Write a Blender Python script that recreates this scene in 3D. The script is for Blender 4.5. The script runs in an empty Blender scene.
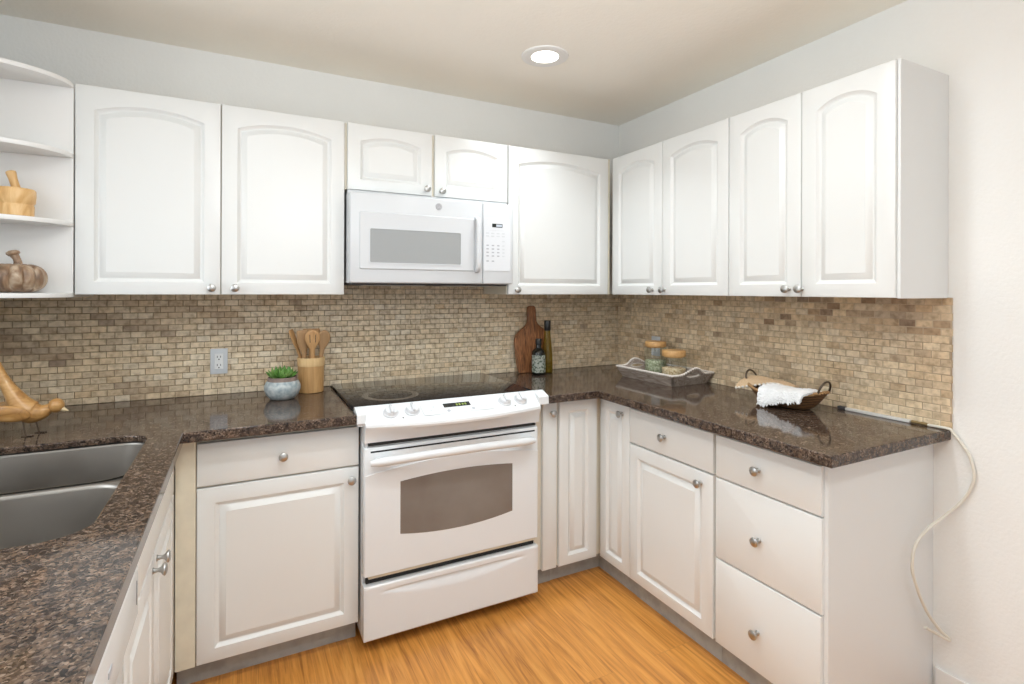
import bpy, bmesh, math, random
from math import pi, sin, cos, radians, sqrt
from mathutils import Vector, Matrix, Euler
random.seed(11)
SC = bpy.context.scene
COL = SC.collection

# ------------------------------------------------------------------ camera
cam = bpy.data.cameras.new('camera')
cam.sensor_fit = 'HORIZONTAL'
cam.sensor_width = 36.0
cam.lens = 530.7 * 36.0 / 1024.0
cam.shift_y = -(342.0 - 290.85) / 1024.0
cam.clip_start = 0.02
camera = bpy.data.objects.new('camera', cam)
COL.objects.link(camera)
camera.matrix_world = (Matrix.Translation((-2.1751, -2.7466, 1.3864)) @ Matrix.Rotation(radians(-27.049), 4, 'Z')
                       @ Matrix.Rotation(radians(90), 4, 'X') @ Matrix.Rotation(radians(0.185), 4, 'Z'))
SC.camera = camera

# ------------------------------------------------------------------ light and exposure
SC.view_settings.view_transform = 'Standard'
SC.view_settings.look = 'None'
SC.view_settings.gamma = 1.0
SC.view_settings.use_curve_mapping = False
SC.view_settings.exposure = -0.02
world = bpy.data.worlds.new('world')
SC.world = world
world.use_nodes = True
bg = world.node_tree.nodes['Background']
bg.inputs['Color'].default_value = (0.84, 0.925, 1.0, 1)
bg.inputs['Strength'].default_value = 1.1          # ambient sky light from the open room behind the camera
LAMP_POWER = 6.6
LAMP_SPOTS = [(-0.9448, -0.660), (-1.15, -1.62), (-2.15, -1.62), (-1.15, -2.85), (-2.15, -2.85)]  # first is the visible fixture; the others are added unseen fill lights
H = 2.4568

day = bpy.data.lights.new('added_daylight', 'AREA')     # added fill light outside the added window over the sink
day.shape = 'RECTANGLE'
day.size, day.size_y = 1.9, 1.4
day.energy = 27.0
day.color = (0.90, 0.955, 1.0)
added_daylight = bpy.data.objects.new('added_daylight', day)
COL.objects.link(added_daylight)
added_daylight.location = (-3.75, -1.405, 1.80)
added_daylight.rotation_euler = (0, radians(-78), 0)

fl = bpy.data.lights.new('added_bounce_light', 'AREA')   # added unseen uplight, brightens the room by bouncing off the ceiling
fl.shape = 'DISK'
fl.size = 0.35
fl.energy = 19.0
fl.color = (0.90, 0.96, 1.0)
bounce_fill = bpy.data.objects.new('added_bounce_light', fl)
COL.objects.link(bounce_fill)
bounce_fill.location = (-1.75, -2.35, 1.95)
bounce_fill.rotation_euler = (radians(180 - 26), 0, 0)

# ------------------------------------------------------------------ materials
def nodes_of(name):
    m = bpy.data.materials.new(name)
    m.use_nodes = True
    nt = m.node_tree
    return m, nt, nt.nodes['Principled BSDF']

def new(nt, kind, **kw):
    n = nt.nodes.new(kind)
    for k, v in kw.items():
        setattr(n, k, v)
    return n

def ramp(nt, stops, interp='LINEAR'):
    r = nt.nodes.new('ShaderNodeValToRGB')
    r.color_ramp.interpolation = interp
    el = r.color_ramp.elements
    while len(el) > 1:
        el.remove(el[-1])
    el[0].position = stops[0][0]
    el[0].color = (*stops[0][1], 1)
    for p, c in stops[1:]:
        e = el.new(p)
        e.color = (*c, 1)
    return r

def plain(name, col, rough=0.4, metal=0.0, noise=0.03, nscale=6.0, bump=0.0, bscale=200.0, coat=0.0, spec=0.5):
    """principled surface with a faint procedural colour variation and an optional fine bump"""
    m, nt, b = nodes_of(name)
    tc = new(nt, 'ShaderNodeTexCoord')
    n = new(nt, 'ShaderNodeTexNoise')
    n.inputs['Scale'].default_value = nscale
    n.inputs['Detail'].default_value = 4
    nt.links.new(tc.outputs['Object'], n.inputs['Vector'])
    lo = tuple(max(0, c * (1 - noise)) for c in col)
    hi = tuple(min(1, c * (1 + noise)) for c in col)
    r = ramp(nt, [(0.3, lo), (0.7, hi)])
    nt.links.new(n.outputs['Fac'], r.inputs['Fac'])
    nt.links.new(r.outputs['Color'], b.inputs['Base Color'])
    b.inputs['Roughness'].default_value = rough
    b.inputs['Metallic'].default_value = metal
    b.inputs['Specular IOR Level'].default_value = spec
    b.inputs['Coat Weight'].default_value = coat
    b.inputs['Coat Roughness'].default_value = 0.05
    if bump > 0:
        n2 = new(nt, 'ShaderNodeTexNoise')
        n2.inputs['Scale'].default_value = bscale
        n2.inputs['Detail'].default_value = 3
        nt.links.new(tc.outputs['Object'], n2.inputs['Vector'])
        bp = new(nt, 'ShaderNodeBump')
        bp.inputs['Strength'].default_value = bump
        bp.inputs['Distance'].default_value = 0.004
        nt.links.new(n2.outputs['Fac'], bp.inputs['Height'])
        nt.links.new(bp.outputs['Normal'], b.inputs['Normal'])
    return m

def wood(name, stops, scale=(6, 40, 6), rough=0.45, coat=0.0, distort=2.0):
    """streaky grain: noise stretched along one axis of the object"""
    m, nt, b = nodes_of(name)
    tc = new(nt, 'ShaderNodeTexCoord')
    mp = new(nt, 'ShaderNodeMapping')
    mp.inputs['Scale'].default_value = scale
    nt.links.new(tc.outputs['Object'], mp.inputs['Vector'])
    n = new(nt, 'ShaderNodeTexNoise')
    n.inputs['Scale'].default_value = 1.0
    n.inputs['Detail'].default_value = 6
    n.inputs['Distortion'].default_value = distort
    nt.links.new(mp.outputs['Vector'], n.inputs['Vector'])
    r = ramp(nt, stops)
    nt.links.new(n.outputs['Fac'], r.inputs['Fac'])
    nt.links.new(r.outputs['Color'], b.inputs['Base Color'])
    b.inputs['Roughness'].default_value = rough
    b.inputs['Coat Weight'].default_value = coat
    return m

def thin_glass(name, tint, gloss=0.12, body=None, body_mix=0.0):
    """clear container glass: a tinted transparent wall with a mirror sheen at grazing angles"""
    m = bpy.data.materials.new(name)
    m.use_nodes = True
    nt = m.node_tree
    nt.nodes.remove(nt.nodes['Principled BSDF'])
    out = nt.nodes['Material Output']
    tr = new(nt, 'ShaderNodeBsdfTransparent')
    tr.inputs['Color'].default_value = (*tint, 1)
    base = tr
    if body:
        df = new(nt, 'ShaderNodeBsdfDiffuse')
        n = new(nt, 'ShaderNodeTexNoise')
        n.inputs['Scale'].default_value = 12
        r = ramp(nt, [(0.3, tuple(c * .85 for c in body)), (0.7, body)])
        nt.links.new(n.outputs['Fac'], r.inputs['Fac'])
        nt.links.new(r.outputs['Color'], df.inputs['Color'])
        mb = new(nt, 'ShaderNodeMixShader')
        mb.inputs['Fac'].default_value = body_mix
        nt.links.new(tr.outputs[0], mb.inputs[1])
        nt.links.new(df.outputs[0], mb.inputs[2])
        base = mb
    gl = new(nt, 'ShaderNodeBsdfGlossy')
    gl.inputs['Roughness'].default_value = 0.03
    lw = new(nt, 'ShaderNodeLayerWeight')
    lw.inputs['Blend'].default_value = 0.5
    pw = new(nt, 'ShaderNodeMath', operation='POWER')
    pw.inputs[1].default_value = 3.0
    nt.links.new(lw.outputs['Facing'], pw.inputs[0])
    ml = new(nt, 'ShaderNodeMath', operation='MULTIPLY_ADD')
    ml.inputs[1].default_value = gloss
    ml.inputs[2].default_value = 0.03
    nt.links.new(pw.outputs[0], ml.inputs[0])
    mx = new(nt, 'ShaderNodeMixShader')
    nt.links.new(ml.outputs[0], mx.inputs['Fac'])
    nt.links.new(base.outputs[0], mx.inputs[1])
    nt.links.new(gl.outputs[0], mx.inputs[2])
    nt.links.new(mx.outputs[0], out.inputs['Surface'])
    return m

def granite_material():
    m, nt, b = nodes_of('brown_granite')
    tc = new(nt, 'ShaderNodeTexCoord')
    warp = new(nt, 'ShaderNodeTexNoise')
    warp.inputs['Scale'].default_value = 90
    nt.links.new(tc.outputs['Object'], warp.inputs['Vector'])
    mixv = new(nt, 'ShaderNodeMix', data_type='VECTOR')
    mixv.inputs['Factor'].default_value = 0.012
    nt.links.new(tc.outputs['Object'], mixv.inputs['A'])
    nt.links.new(warp.outputs['Color'], mixv.inputs['B'])
    v = new(nt, 'ShaderNodeTexVoronoi')
    v.inputs['Scale'].default_value = 250
    nt.links.new(mixv.outputs['Result'], v.inputs['Vector'])
    sep = new(nt, 'ShaderNodeSeparateColor')
    nt.links.new(v.outputs['Color'], sep.inputs['Color'])
    r = ramp(nt, [(0.0, (0.018, 0.014, 0.012)), (0.18, (0.040, 0.027, 0.020)), (0.40, (0.076, 0.050, 0.036)), (0.65, (0.110, 0.074, 0.052)),
                  (0.86, (0.156, 0.109, 0.080)), (1.0, (0.225, 0.170, 0.135))])
    nt.links.new(sep.outputs['Red'], r.inputs['Fac'])
    # larger clouds of dark and rosy crystal
    n2 = new(nt, 'ShaderNodeTexNoise')
    n2.inputs['Scale'].default_value = 48
    n2.inputs['Detail'].default_value = 5
    nt.links.new(tc.outputs['Object'], n2.inputs['Vector'])
    r2 = ramp(nt, [(0.38, (0.45, 0.45, 0.5)), (0.52, (1, 1, 1)), (0.68, (1.2, 1.12, 1.05))])
    nt.links.new(n2.outputs['Fac'], r2.inputs['Fac'])
    mul = new(nt, 'ShaderNodeMix', data_type='RGBA', blend_type='MULTIPLY')
    mul.inputs['Factor'].default_value = 1.0
    nt.links.new(r.outputs['Color'], mul.inputs['A'])
    nt.links.new(r2.outputs['Color'], mul.inputs['B'])
    nt.links.new(mul.outputs['Result'], b.inputs['Base Color'])
    b.inputs['Roughness'].default_value = 0.085
    b.inputs['Specular IOR Level'].default_value = 0.36
    return m

def tile_material():
    m, nt, b = nodes_of('tumbled_travertine')
    tone = new(nt, 'ShaderNodeAttribute', attribute_name='tone')
    hue = new(nt, 'ShaderNodeAttribute', attribute_name='hue')
    r = ramp(nt, [(0.0, (0.22, 0.127, 0.072)), (0.25, (0.46, 0.318, 0.190)), (0.5, (0.68, 0.51, 0.320)), (0.75, (0.82, 0.66, 0.445)), (1.0, (0.88, 0.79, 0.61))])
    nt.links.new(tone.outputs['Fac'], r.inputs['Fac'])
    g = new(nt, 'ShaderNodeMix', data_type='RGBA')
    nt.links.new(hue.outputs['Fac'], g.inputs['Factor'])
    nt.links.new(r.outputs['Color'], g.inputs['A'])
    rg = ramp(nt, [(0.0, (0.27, 0.195, 0.145)), (0.5, (0.64, 0.53, 0.385)), (1.0, (0.87, 0.79, 0.65))])
    nt.links.new(tone.outputs['Fac'], rg.inputs['Fac'])
    nt.links.new(rg.outputs['Color'], g.inputs['B'])
    tc = new(nt, 'ShaderNodeTexCoord')
    n = new(nt, 'ShaderNodeTexNoise')
    n.inputs['Scale'].default_value = 48
    n.inputs['Detail'].default_value = 8
    nt.links.new(tc.outputs['Object'], n.inputs['Vector'])
    r2 = ramp(nt, [(0.32, (0.66, 0.62, 0.57)), (0.50, (0.97, 0.97, 0.96)), (0.68, (1.16, 1.17, 1.18))])
    nt.links.new(n.outputs['Fac'], r2.inputs['Fac'])
    mul = new(nt, 'ShaderNodeMix', data_type='RGBA', blend_type='MULTIPLY')
    mul.inputs['Factor'].default_value = 0.85
    nt.links.new(g.outputs['Result'], mul.inputs['A'])
    nt.links.new(r2.outputs['Color'], mul.inputs['B'])
    nt.links.new(mul.outputs['Result'], b.inputs['Base Color'])
    b.inputs['Roughness'].default_value = 0.5
    bp = new(nt, 'ShaderNodeBump')
    bp.inputs['Strength'].default_value = 0.25
    bp.inputs['Distance'].default_value = 0.002
    nt.links.new(n.outputs['Fac'], bp.inputs['Height'])
    nt.links.new(bp.outputs['Normal'], b.inputs['Normal'])
    return m

def grout_material():
    m, nt, b = nodes_of('grout')
    a = new(nt, 'ShaderNodeAttribute', attribute_name='tone')
    r = ramp(nt, [(0.0, (0.10, 0.068, 0.035)), (0.5, (0.24, 0.170, 0.100)), (1.0, (0.56, 0.44, 0.31))])
    nt.links.new(a.outputs['Fac'], r.inputs['Fac'])
    nt.links.new(r.outputs['Color'], b.inputs['Base Color'])
    b.inputs['Roughness'].default_value = 0.9
    return m

def floor_material():
    m, nt, b = nodes_of('oak_laminate')
    tc = new(nt, 'ShaderNodeTexCoord')
    mp = new(nt, 'ShaderNodeMapping')
    mp.inputs['Rotation'].default_value = (0, 0, radians(90))
    nt.links.new(tc.outputs['Object'], mp.inputs['Vector'])
    br = new(nt, 'ShaderNodeTexBrick')
    br.offset = 0.37
    br.inputs['Scale'].default_value = 1.0
    br.inputs['Mortar Size'].default_value = 0.0007
    br.inputs['Mortar Smooth'].default_value = 0.3
    br.inputs['Brick Width'].default_value = 1.9
    br.inputs['Row Height'].default_value = 0.193
    br.inputs['Color1'].default_value = (0, 0, 0, 1)
    br.inputs['Color2'].default_value = (1, 1, 1, 1)
    br.inputs['Mortar'].default_value = (0.5, 0.5, 0.5, 1)
    nt.links.new(mp.outputs['Vector'], br.inputs['Vector'])
    # per board shift of the grain
    add = new(nt, 'ShaderNodeVectorMath', operation='MULTIPLY_ADD')
    add.inputs[1].default_value = (3.1, 7.7, 1.3)
    nt.links.new(br.outputs['Color'], add.inputs[0])
    nt.links.new(tc.outputs['Object'], add.inputs[2])
    mp2 = new(nt, 'ShaderNodeMapping')
    mp2.inputs['Scale'].default_value = (20, 1.3, 1)
    nt.links.new(add.outputs['Vector'], mp2.inputs['Vector'])
    n = new(nt, 'ShaderNodeTexNoise')
    n.inputs['Scale'].default_value = 1.0
    n.inputs['Detail'].default_value = 6
    n.inputs['Roughness'].default_value = 0.58
    n.inputs['Distortion'].default_value = 2.6
    nt.links.new(mp2.outputs['Vector'], n.inputs['Vector'])
    r = ramp(nt, [(0.28, (0.39, 0.152, 0.030)), (0.40, (0.53, 0.222, 0.046)), (0.54, (0.65, 0.285, 0.062)), (0.72, (0.73, 0.355, 0.092))])
    nt.links.new(n.outputs['Fac'], r.inputs['Fac'])
    # fine dark pores running along the boards
    mp3 = new(nt, 'ShaderNodeMapping')
    mp3.inputs['Scale'].default_value = (95, 3.2, 1)
    nt.links.new(add.outputs['Vector'], mp3.inputs['Vector'])
    n3 = new(nt, 'ShaderNodeTexNoise')
    n3.inputs['Scale'].default_value = 1.0
    n3.inputs['Detail'].default_value = 3
    n3.inputs['Distortion'].default_value = 0.8
    nt.links.new(mp3.outputs['Vector'], n3.inputs['Vector'])
    r3 = ramp(nt, [(0.30, (0.62, 0.55, 0.50)), (0.46, (0.97, 0.96, 0.95)), (0.70, (1.03, 1.03, 1.03))])
    nt.links.new(n3.outputs['Fac'], r3.inputs['Fac'])
    fine = new(nt, 'ShaderNodeMix', data_type='RGBA', blend_type='MULTIPLY')
    fine.inputs['Factor'].default_value = 0.85
    nt.links.new(r.outputs['Color'], fine.inputs['A'])
    nt.links.new(r3.outputs['Color'], fine.inputs['B'])
    tone = ramp(nt, [(0.0, (0.93, 0.92, 0.91)), (1.0, (1.05, 1.05, 1.05))])
    nt.links.new(br.outputs['Color'], tone.inputs['Fac'])
    mul = new(nt, 'ShaderNodeMix', data_type='RGBA', blend_type='MULTIPLY')
    mul.inputs['Factor'].default_value = 1.0
    nt.links.new(fine.outputs['Result'], mul.inputs['A'])
    nt.links.new(tone.outputs['Color'], mul.inputs['B'])
    seam = new(nt, 'ShaderNodeMix', data_type='RGBA')
    nt.links.new(br.outputs['Fac'], seam.inputs['Factor'])
    nt.links.new(mul.outputs['Result'], seam.inputs['A'])
    seam.inputs['B'].default_value = (0.42, 0.185, 0.050, 1)
    nt.links.new(seam.outputs['Result'], b.inputs['Base Color'])
    b.inputs['Roughness'].default_value = 0.32
    return m

def steel_material(name, col, rough, scale):
    m, nt, b = nodes_of(name)
    tc = new(nt, 'ShaderNodeTexCoord')
    mp = new(nt, 'ShaderNodeMapping')
    mp.inputs['Scale'].default_value = scale
    nt.links.new(tc.outputs['Object'], mp.inputs['Vector'])
    n = new(nt, 'ShaderNodeTexNoise')
    n.inputs['Scale'].default_value = 1
    n.inputs['Detail'].default_value = 5
    nt.links.new(mp.outputs['Vector'], n.inputs['Vector'])
    r = ramp(nt, [(0.3, tuple(c * 0.9 for c in col)), (0.7, col)])
    nt.links.new(n.outputs['Fac'], r.inputs['Fac'])
    nt.links.new(r.outputs['Color'], b.inputs['Base Color'])
    rr = ramp(nt, [(0.3, (rough * .8,) * 3), (0.7, (rough * 1.25,) * 3)])
    nt.links.new(n.outputs['Fac'], rr.inputs['Fac'])
    nt.links.new(rr.outputs['Color'], b.inputs['Roughness'])
    b.inputs['Metallic'].default_value = 1
    return m

def weave_material(name, c0, c1, scale=160, direction='DIAGONAL'):
    m, nt, b = nodes_of(name)
    tc = new(nt, 'ShaderNodeTexCoord')
    w = new(nt, 'ShaderNodeTexWave', wave_type='BANDS', bands_direction=direction)
    w.inputs['Scale'].default_value = scale
    w.inputs['Distortion'].default_value = 3
    nt.links.new(tc.outputs['Object'], w.inputs['Vector'])
    r = ramp(nt, [(0.2, c0), (0.8, c1)])
    nt.links.new(w.outputs['Fac'], r.inputs['Fac'])
    nt.links.new(r.outputs['Color'], b.inputs['Base Color'])
    b.inputs['Roughness'].default_value = 0.6
    bp = new(nt, 'ShaderNodeBump')
    bp.inputs['Strength'].default_value = 0.6
    bp.inputs['Distance'].default_value = 0.003
    nt.links.new(w.outputs['Fac'], bp.inputs['Height'])
    nt.links.new(bp.outputs['Normal'], b.inputs['Normal'])
    return m

def mottled(name, stops, scale, rough=0.6, detail=5, bump=0.0):
    m, nt, b = nodes_of(name)
    tc = new(nt, 'ShaderNodeTexCoord')
    n = new(nt, 'ShaderNodeTexNoise')
    n.inputs['Scale'].default_value = scale
    n.inputs['Detail'].default_value = detail
    nt.links.new(tc.outputs['Object'], n.inputs['Vector'])
    r = ramp(nt, stops)
    nt.links.new(n.outputs['Fac'], r.inputs['Fac'])
    nt.links.new(r.outputs['Color'], b.inputs['Base Color'])
    b.inputs['Roughness'].default_value = rough
    if bump:
        bp = new(nt, 'ShaderNodeBump')
        bp.inputs['Strength'].default_value = bump
        bp.inputs['Distance'].default_value = 0.004
        nt.links.new(n.outputs['Fac'], bp.inputs['Height'])
        nt.links.new(bp.outputs['Normal'], b.inputs['Normal'])
    return m

def lens_material():
    m, nt, b = nodes_of('lamp_lens')
    b.inputs['Base Color'].default_value = (0.9, 0.88, 0.85, 1)
    b.inputs['Emission Color'].default_value = (1.0, 0.95, 0.86, 1)
    b.inputs['Emission Strength'].default_value = 6.0
    return m

M = dict(
    wall=plain('wall_paint', (0.845, 0.84, 0.815), 0.75, noise=0.015, nscale=3, bump=0.35, bscale=85),
    ceiling=plain('ceiling_paint', (0.94, 0.90, 0.82), 0.85, noise=0.02, nscale=2, bump=0.3, bscale=60),
    trim=plain('white_trim_paint', (0.83, 0.82, 0.80), 0.4, noise=0.01),
    door=plain('white_thermofoil', (0.770, 0.776, 0.760), 0.33, noise=0.012, nscale=2),
    body=plain('cream_cabinet_body', (0.76, 0.70, 0.58), 0.5, noise=0.03, nscale=8),
    side=plain('white_cabinet_panel', (0.75, 0.755, 0.745), 0.4, noise=0.012, nscale=2),
    filler=plain('cream_filler_wood', (0.72, 0.665, 0.53), 0.5, noise=0.06, nscale=20),
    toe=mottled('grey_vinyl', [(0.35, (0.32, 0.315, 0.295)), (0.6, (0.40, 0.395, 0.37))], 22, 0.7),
    nickel=steel_material('brushed_nickel', (0.50, 0.495, 0.48), 0.33, (40, 40, 40)),
    steel=steel_material('stainless_steel', (0.38, 0.355, 0.325), 0.36, (5, 150, 3)),
    granite=granite_material(), tile=tile_material(), grout=grout_material(), floor=floor_material(),
    appliance=plain('white_enamel', (0.755, 0.772, 0.785), 0.22, noise=0.008, nscale=2),
    mwplastic=plain('white_microwave_plastic', (0.62, 0.635, 0.65), 0.35, noise=0.008, nscale=2),
    mwwindow=mottled('grey_dotted_window', [(0.4, (0.30, 0.31, 0.31)), (0.6, (0.36, 0.37, 0.37))], 900, 0.25),
    mwkeypad=plain('keypad_film', (0.70, 0.715, 0.74), 0.3, noise=0.008),
    key=plain('grey_key_print', (0.42, 0.43, 0.46), 0.5),
    darkgrey=plain('dark_grey_vent', (0.045, 0.045, 0.048), 0.5, bump=0.3, bscale=300),
    black=plain('black_slot', (0.008, 0.008, 0.008), 0.6),
    glassblack=plain('black_ceramic_glass', (0.012, 0.012, 0.014), 0.06, noise=0.2, nscale=40, spec=0.3),
    ring=plain('printed_burner_ring', (0.075, 0.062, 0.052), 0.14, noise=0.15, nscale=60),
    faintring=plain('faint_burner_ring', (0.0150, 0.0145, 0.0155), 0.06, noise=0.15, nscale=60),
    knobgrey=plain('pale_grey_knob', (0.66, 0.67, 0.69), 0.3, noise=0.01),
    ovenglass=mottled('smoked_oven_glass', [(0.35, (0.175, 0.145, 0.125)), (0.65, (0.225, 0.205, 0.185))], 3, 0.10),
    display=plain('dark_display', (0.02, 0.022, 0.02), 0.15),
    badge=plain('silver_badge', (0.40, 0.40, 0.42), 0.35, metal=0.3),
    plate=plain('grey_white_plastic', (0.62, 0.64, 0.66), 0.4),
    socket=plain('white_plastic', (0.78, 0.78, 0.77), 0.4),
    lens=lens_material(),
    bamboo=wood('bamboo', [(0.3, (0.50, 0.27, 0.10)), (0.7, (0.64, 0.38, 0.16))], (60, 60, 4), 0.5),
    bamboolight=wood('pale_bamboo', [(0.3, (0.64, 0.41, 0.18)), (0.7, (0.76, 0.53, 0.27))], (60, 60, 4), 0.5),
    spoon=wood('spoon_wood', [(0.3, (0.44, 0.235, 0.09)), (0.7, (0.58, 0.34, 0.15))], (70, 70, 5), 0.5),
    spoondark=wood('darker_spoon_wood', [(0.3, (0.36, 0.20, 0.085)), (0.7, (0.48, 0.29, 0.14))], (70, 70, 5), 0.55),
    mango=wood('mango_wood', [(0.3, (0.58, 0.31, 0.10)), (0.5, (0.72, 0.44, 0.18)), (0.75, (0.82, 0.57, 0.29))], (25, 25, 9), 0.4),
    birdwood=wood('carved_bird_wood', [(0.3, (0.33, 0.155, 0.042)), (0.5, (0.50, 0.26, 0.080)), (0.72, (0.66, 0.40, 0.165))], (8, 30, 30), 0.35, 0.3),
    beak=plain('pale_beak_wood', (0.78, 0.62, 0.38), 0.4),
    walnut=wood('walnut', [(0.3, (0.085, 0.031, 0.012)), (0.5, (0.25, 0.098, 0.036)), (0.7, (0.46, 0.20, 0.080))], (60, 60, 5), 0.45),
    pumpkin=wood('weathered_carved_wood', [(0.32, (0.12, 0.065, 0.035)), (0.5, (0.29, 0.18, 0.105)), (0.68, (0.55, 0.43, 0.31))], (30, 30, 14), 0.4, 0.2, 0.8),
    traywood=wood('whitewashed_wood', [(0.3, (0.22, 0.165, 0.130)), (0.5, (0.37, 0.305, 0.255)), (0.72, (0.58, 0.51, 0.455))], (60, 8, 60), 0.7),
    bead=plain('white_bead_paint', (0.74, 0.68, 0.62), 0.6, noise=0.1, nscale=80),
    lid=wood('jar_lid_wood', [(0.3, (0.55, 0.29, 0.10)), (0.7, (0.70, 0.42, 0.18))], (14, 60, 60), 0.45),
    jar=thin_glass('clear_jar_glass', (0.92, 0.95, 0.945), 0.40),
    herb=mottled('dried_herbs', [(0.35, (0.22, 0.25, 0.14)), (0.5, (0.46, 0.48, 0.31)), (0.65, (0.68, 0.68, 0.52))], 110, 0.9, 4, 1.0),
    oats=mottled('oat_flakes', [(0.35, (0.52, 0.34, 0.17)), (0.5, (0.78, 0.60, 0.38)), (0.65, (0.90, 0.78, 0.58))], 120, 0.9, 4, 1.0),
    basket=weave_material('woven_willow', (0.060, 0.026, 0.010), (0.30, 0.148, 0.054), 42, 'Z'),
    basketrim=weave_material('tan_willow_rim', (0.30, 0.155, 0.06), (0.58, 0.34, 0.15), 80),
    iron=plain('dark_metal', (0.12, 0.09, 0.065), 0.35, metal=0.8),
    towel=plain('white_cotton', (0.86, 0.86, 0.86), 0.95, noise=0.03, nscale=60, bump=0.8, bscale=260),
    jute=weave_material('tan_linen', (0.68, 0.45, 0.25), (0.84, 0.63, 0.41), 260),
    pot=mottled('blue_grey_glaze', [(0.35, (0.30, 0.36, 0.385)), (0.5, (0.42, 0.47, 0.48)), (0.65, (0.55, 0.575, 0.565))], 55, 0.5, 5, 0.2),
    potrim=plain('raw_clay', (0.27, 0.20, 0.17), 0.8, noise=0.2, nscale=50),
    soil=mottled('soil', [(0.4, (0.05, 0.035, 0.025)), (0.6, (0.15, 0.11, 0.08))], 150, 0.95, 4, 0.8),
    leaf=mottled('succulent_leaf', [(0.3, (0.045, 0.15, 0.022)), (0.5, (0.11, 0.27, 0.045)), (0.7, (0.27, 0.42, 0.13))], 30, 0.45),
    darkglass=plain('near_black_glass', (0.010, 0.011, 0.009), 0.08, noise=0.2),
    oil=thin_glass('olive_oil_glass', (0.72, 0.55, 0.10), 0.2, (0.30, 0.22, 0.025), 0.35),
    cap=plain('black_cap', (0.012, 0.012, 0.012), 0.4),
    label=mottled('leafy_paper_label', [(0.42, (0.14, 0.20, 0.14)), (0.48, (0.55, 0.60, 0.50)), (0.53, (0.72, 0.75, 0.68))], 95, 0.7, 3),
    labelink=plain('label_ink', (0.10, 0.13, 0.10), 0.7),
    cable=plain('cream_cable', (0.74, 0.70, 0.61), 0.45),
    raceway=plain('grey_cord_cover', (0.66, 0.64, 0.61), 0.45),
    connector=plain('brass_connector', (0.34, 0.24, 0.11), 0.4, metal=0.7),
)

# ------------------------------------------------------------------ object helpers
def thing(name, label, cat, loc=(0, 0, 0), rotz=0.0, group=None):
    o = bpy.data.objects.new(name, None)
    COL.objects.link(o)
    o.empty_display_size = 0.05
    o.location = loc
    o.rotation_euler = (0, 0, rotz)
    o['label'] = label
    o['category'] = cat
    if group:
        o['group'] = group
    return o

def link(name, bm, mat, parent=None, smooth=None, label=None, recalc=True):
    if recalc:
        bmesh.ops.recalc_face_normals(bm, faces=bm.faces)
    me = bpy.data.meshes.new(name)
    bm.to_mesh(me)
    bm.free()
    me.materials.append(M[mat] if isinstance(mat, str) else mat)
    if smooth is not None:
        for p in me.polygons:
            p.use_smooth = True
        try:
            me.set_sharp_from_angle(angle=radians(smooth))
        except Exception:
            pass
    o = bpy.data.objects.new(name, me)
    COL.objects.link(o)
    if parent:
        o.parent = parent
    if label:
        o['label'] = label
    return o

def tag(o, label, cat, group=None):
    o['label'] = label
    o['category'] = cat
    if group:
        o['group'] = group
    return o

def struct(name, bm, mat, smooth=None, recalc=True):
    o = link(name, bm, mat, None, smooth, recalc=recalc)
    o['kind'] = 'structure'
    return o

def B():
    return bmesh.new()

def box(bm, x0, x1, y0, y1, z0, z1, bev=0.0, seg=2):
    t = bmesh.new()
    vs = [t.verts.new((x, y, z)) for x in (x0, x1) for y in (y0, y1) for z in (z0, z1)]
    for f in ((0, 1, 3, 2), (4, 6, 7, 5), (0, 4, 5, 1), (2, 3, 7, 6), (0, 2, 6, 4), (1, 5, 7, 3)):
        t.faces.new([vs[i] for i in f])
    bmesh.ops.recalc_face_normals(t, faces=t.faces)
    if bev > 0:
        bmesh.ops.bevel(t, geom=list(t.edges), offset=bev, segments=seg, profile=0.5, affect='EDGES', clamp_overlap=True)
    merge(bm, t)
    return bm

def merge(bm, t, mat=None):
    vm = {}
    for v in t.verts:
        vm[v] = bm.verts.new(mat @ v.co if mat else v.co)
    for f in t.faces:
        try:
            bm.faces.new([vm[v] for v in f.verts])
        except ValueError:
            pass
    t.free()
    return bm

def lathe(bm, prof, n=32, center=(0, 0, 0), axis='Z', close=True):
    """prof: (radius, height) pairs revolved about the axis through center"""
    c = Vector(center)
    def P(r, h, a):
        if axis == 'Z':
            return c + Vector((r * cos(a), r * sin(a), h))
        if axis == 'Y':   # height runs towards -y
            return c + Vector((r * cos(a), -h, r * sin(a)))
        return c + Vector((h, r * cos(a), r * sin(a)))
    rings = []
    for r, h in prof:
        if r < 1e-6:
            rings.append([bm.verts.new(P(0, h, 0))])
        else:
            rings.append([bm.verts.new(P(r, h, 2 * pi * i / n)) for i in range(n)])
    for a, b in zip(rings, rings[1:]):
        for i in range(n):
            j = (i + 1) % n
            if len(a) == 1 and len(b) == 1:
                continue
            if len(a) == 1:
                bm.faces.new((a[0], b[i], b[j]))
            elif len(b) == 1:
                bm.faces.new((a[i], b[0], a[j]))
            else:
                bm.faces.new((a[i], b[i], b[j], a[j]))
    if close:
        for R in (rings[0], rings[-1]):
            if len(R) > 2:
                bm.faces.new(R)
    return bm

def catmull(pts, k=6):
    P = [Vector(p) for p in pts]
    P = [2 * P[0] - P[1]] + P + [2 * P[-1] - P[-2]]
    out = []
    for i in range(1, len(P) - 2):
        for s in range(k):
            t = s / k
            a, b, c, d = P[i - 1], P[i], P[i + 1], P[i + 2]
            out.append(0.5 * ((2 * b) + (c - a) * t + (2 * a - 5 * b + 4 * c - d) * t * t + (3 * b - a - 3 * c + d) * t ** 3))
    out.append(P[-2])
    return out

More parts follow.
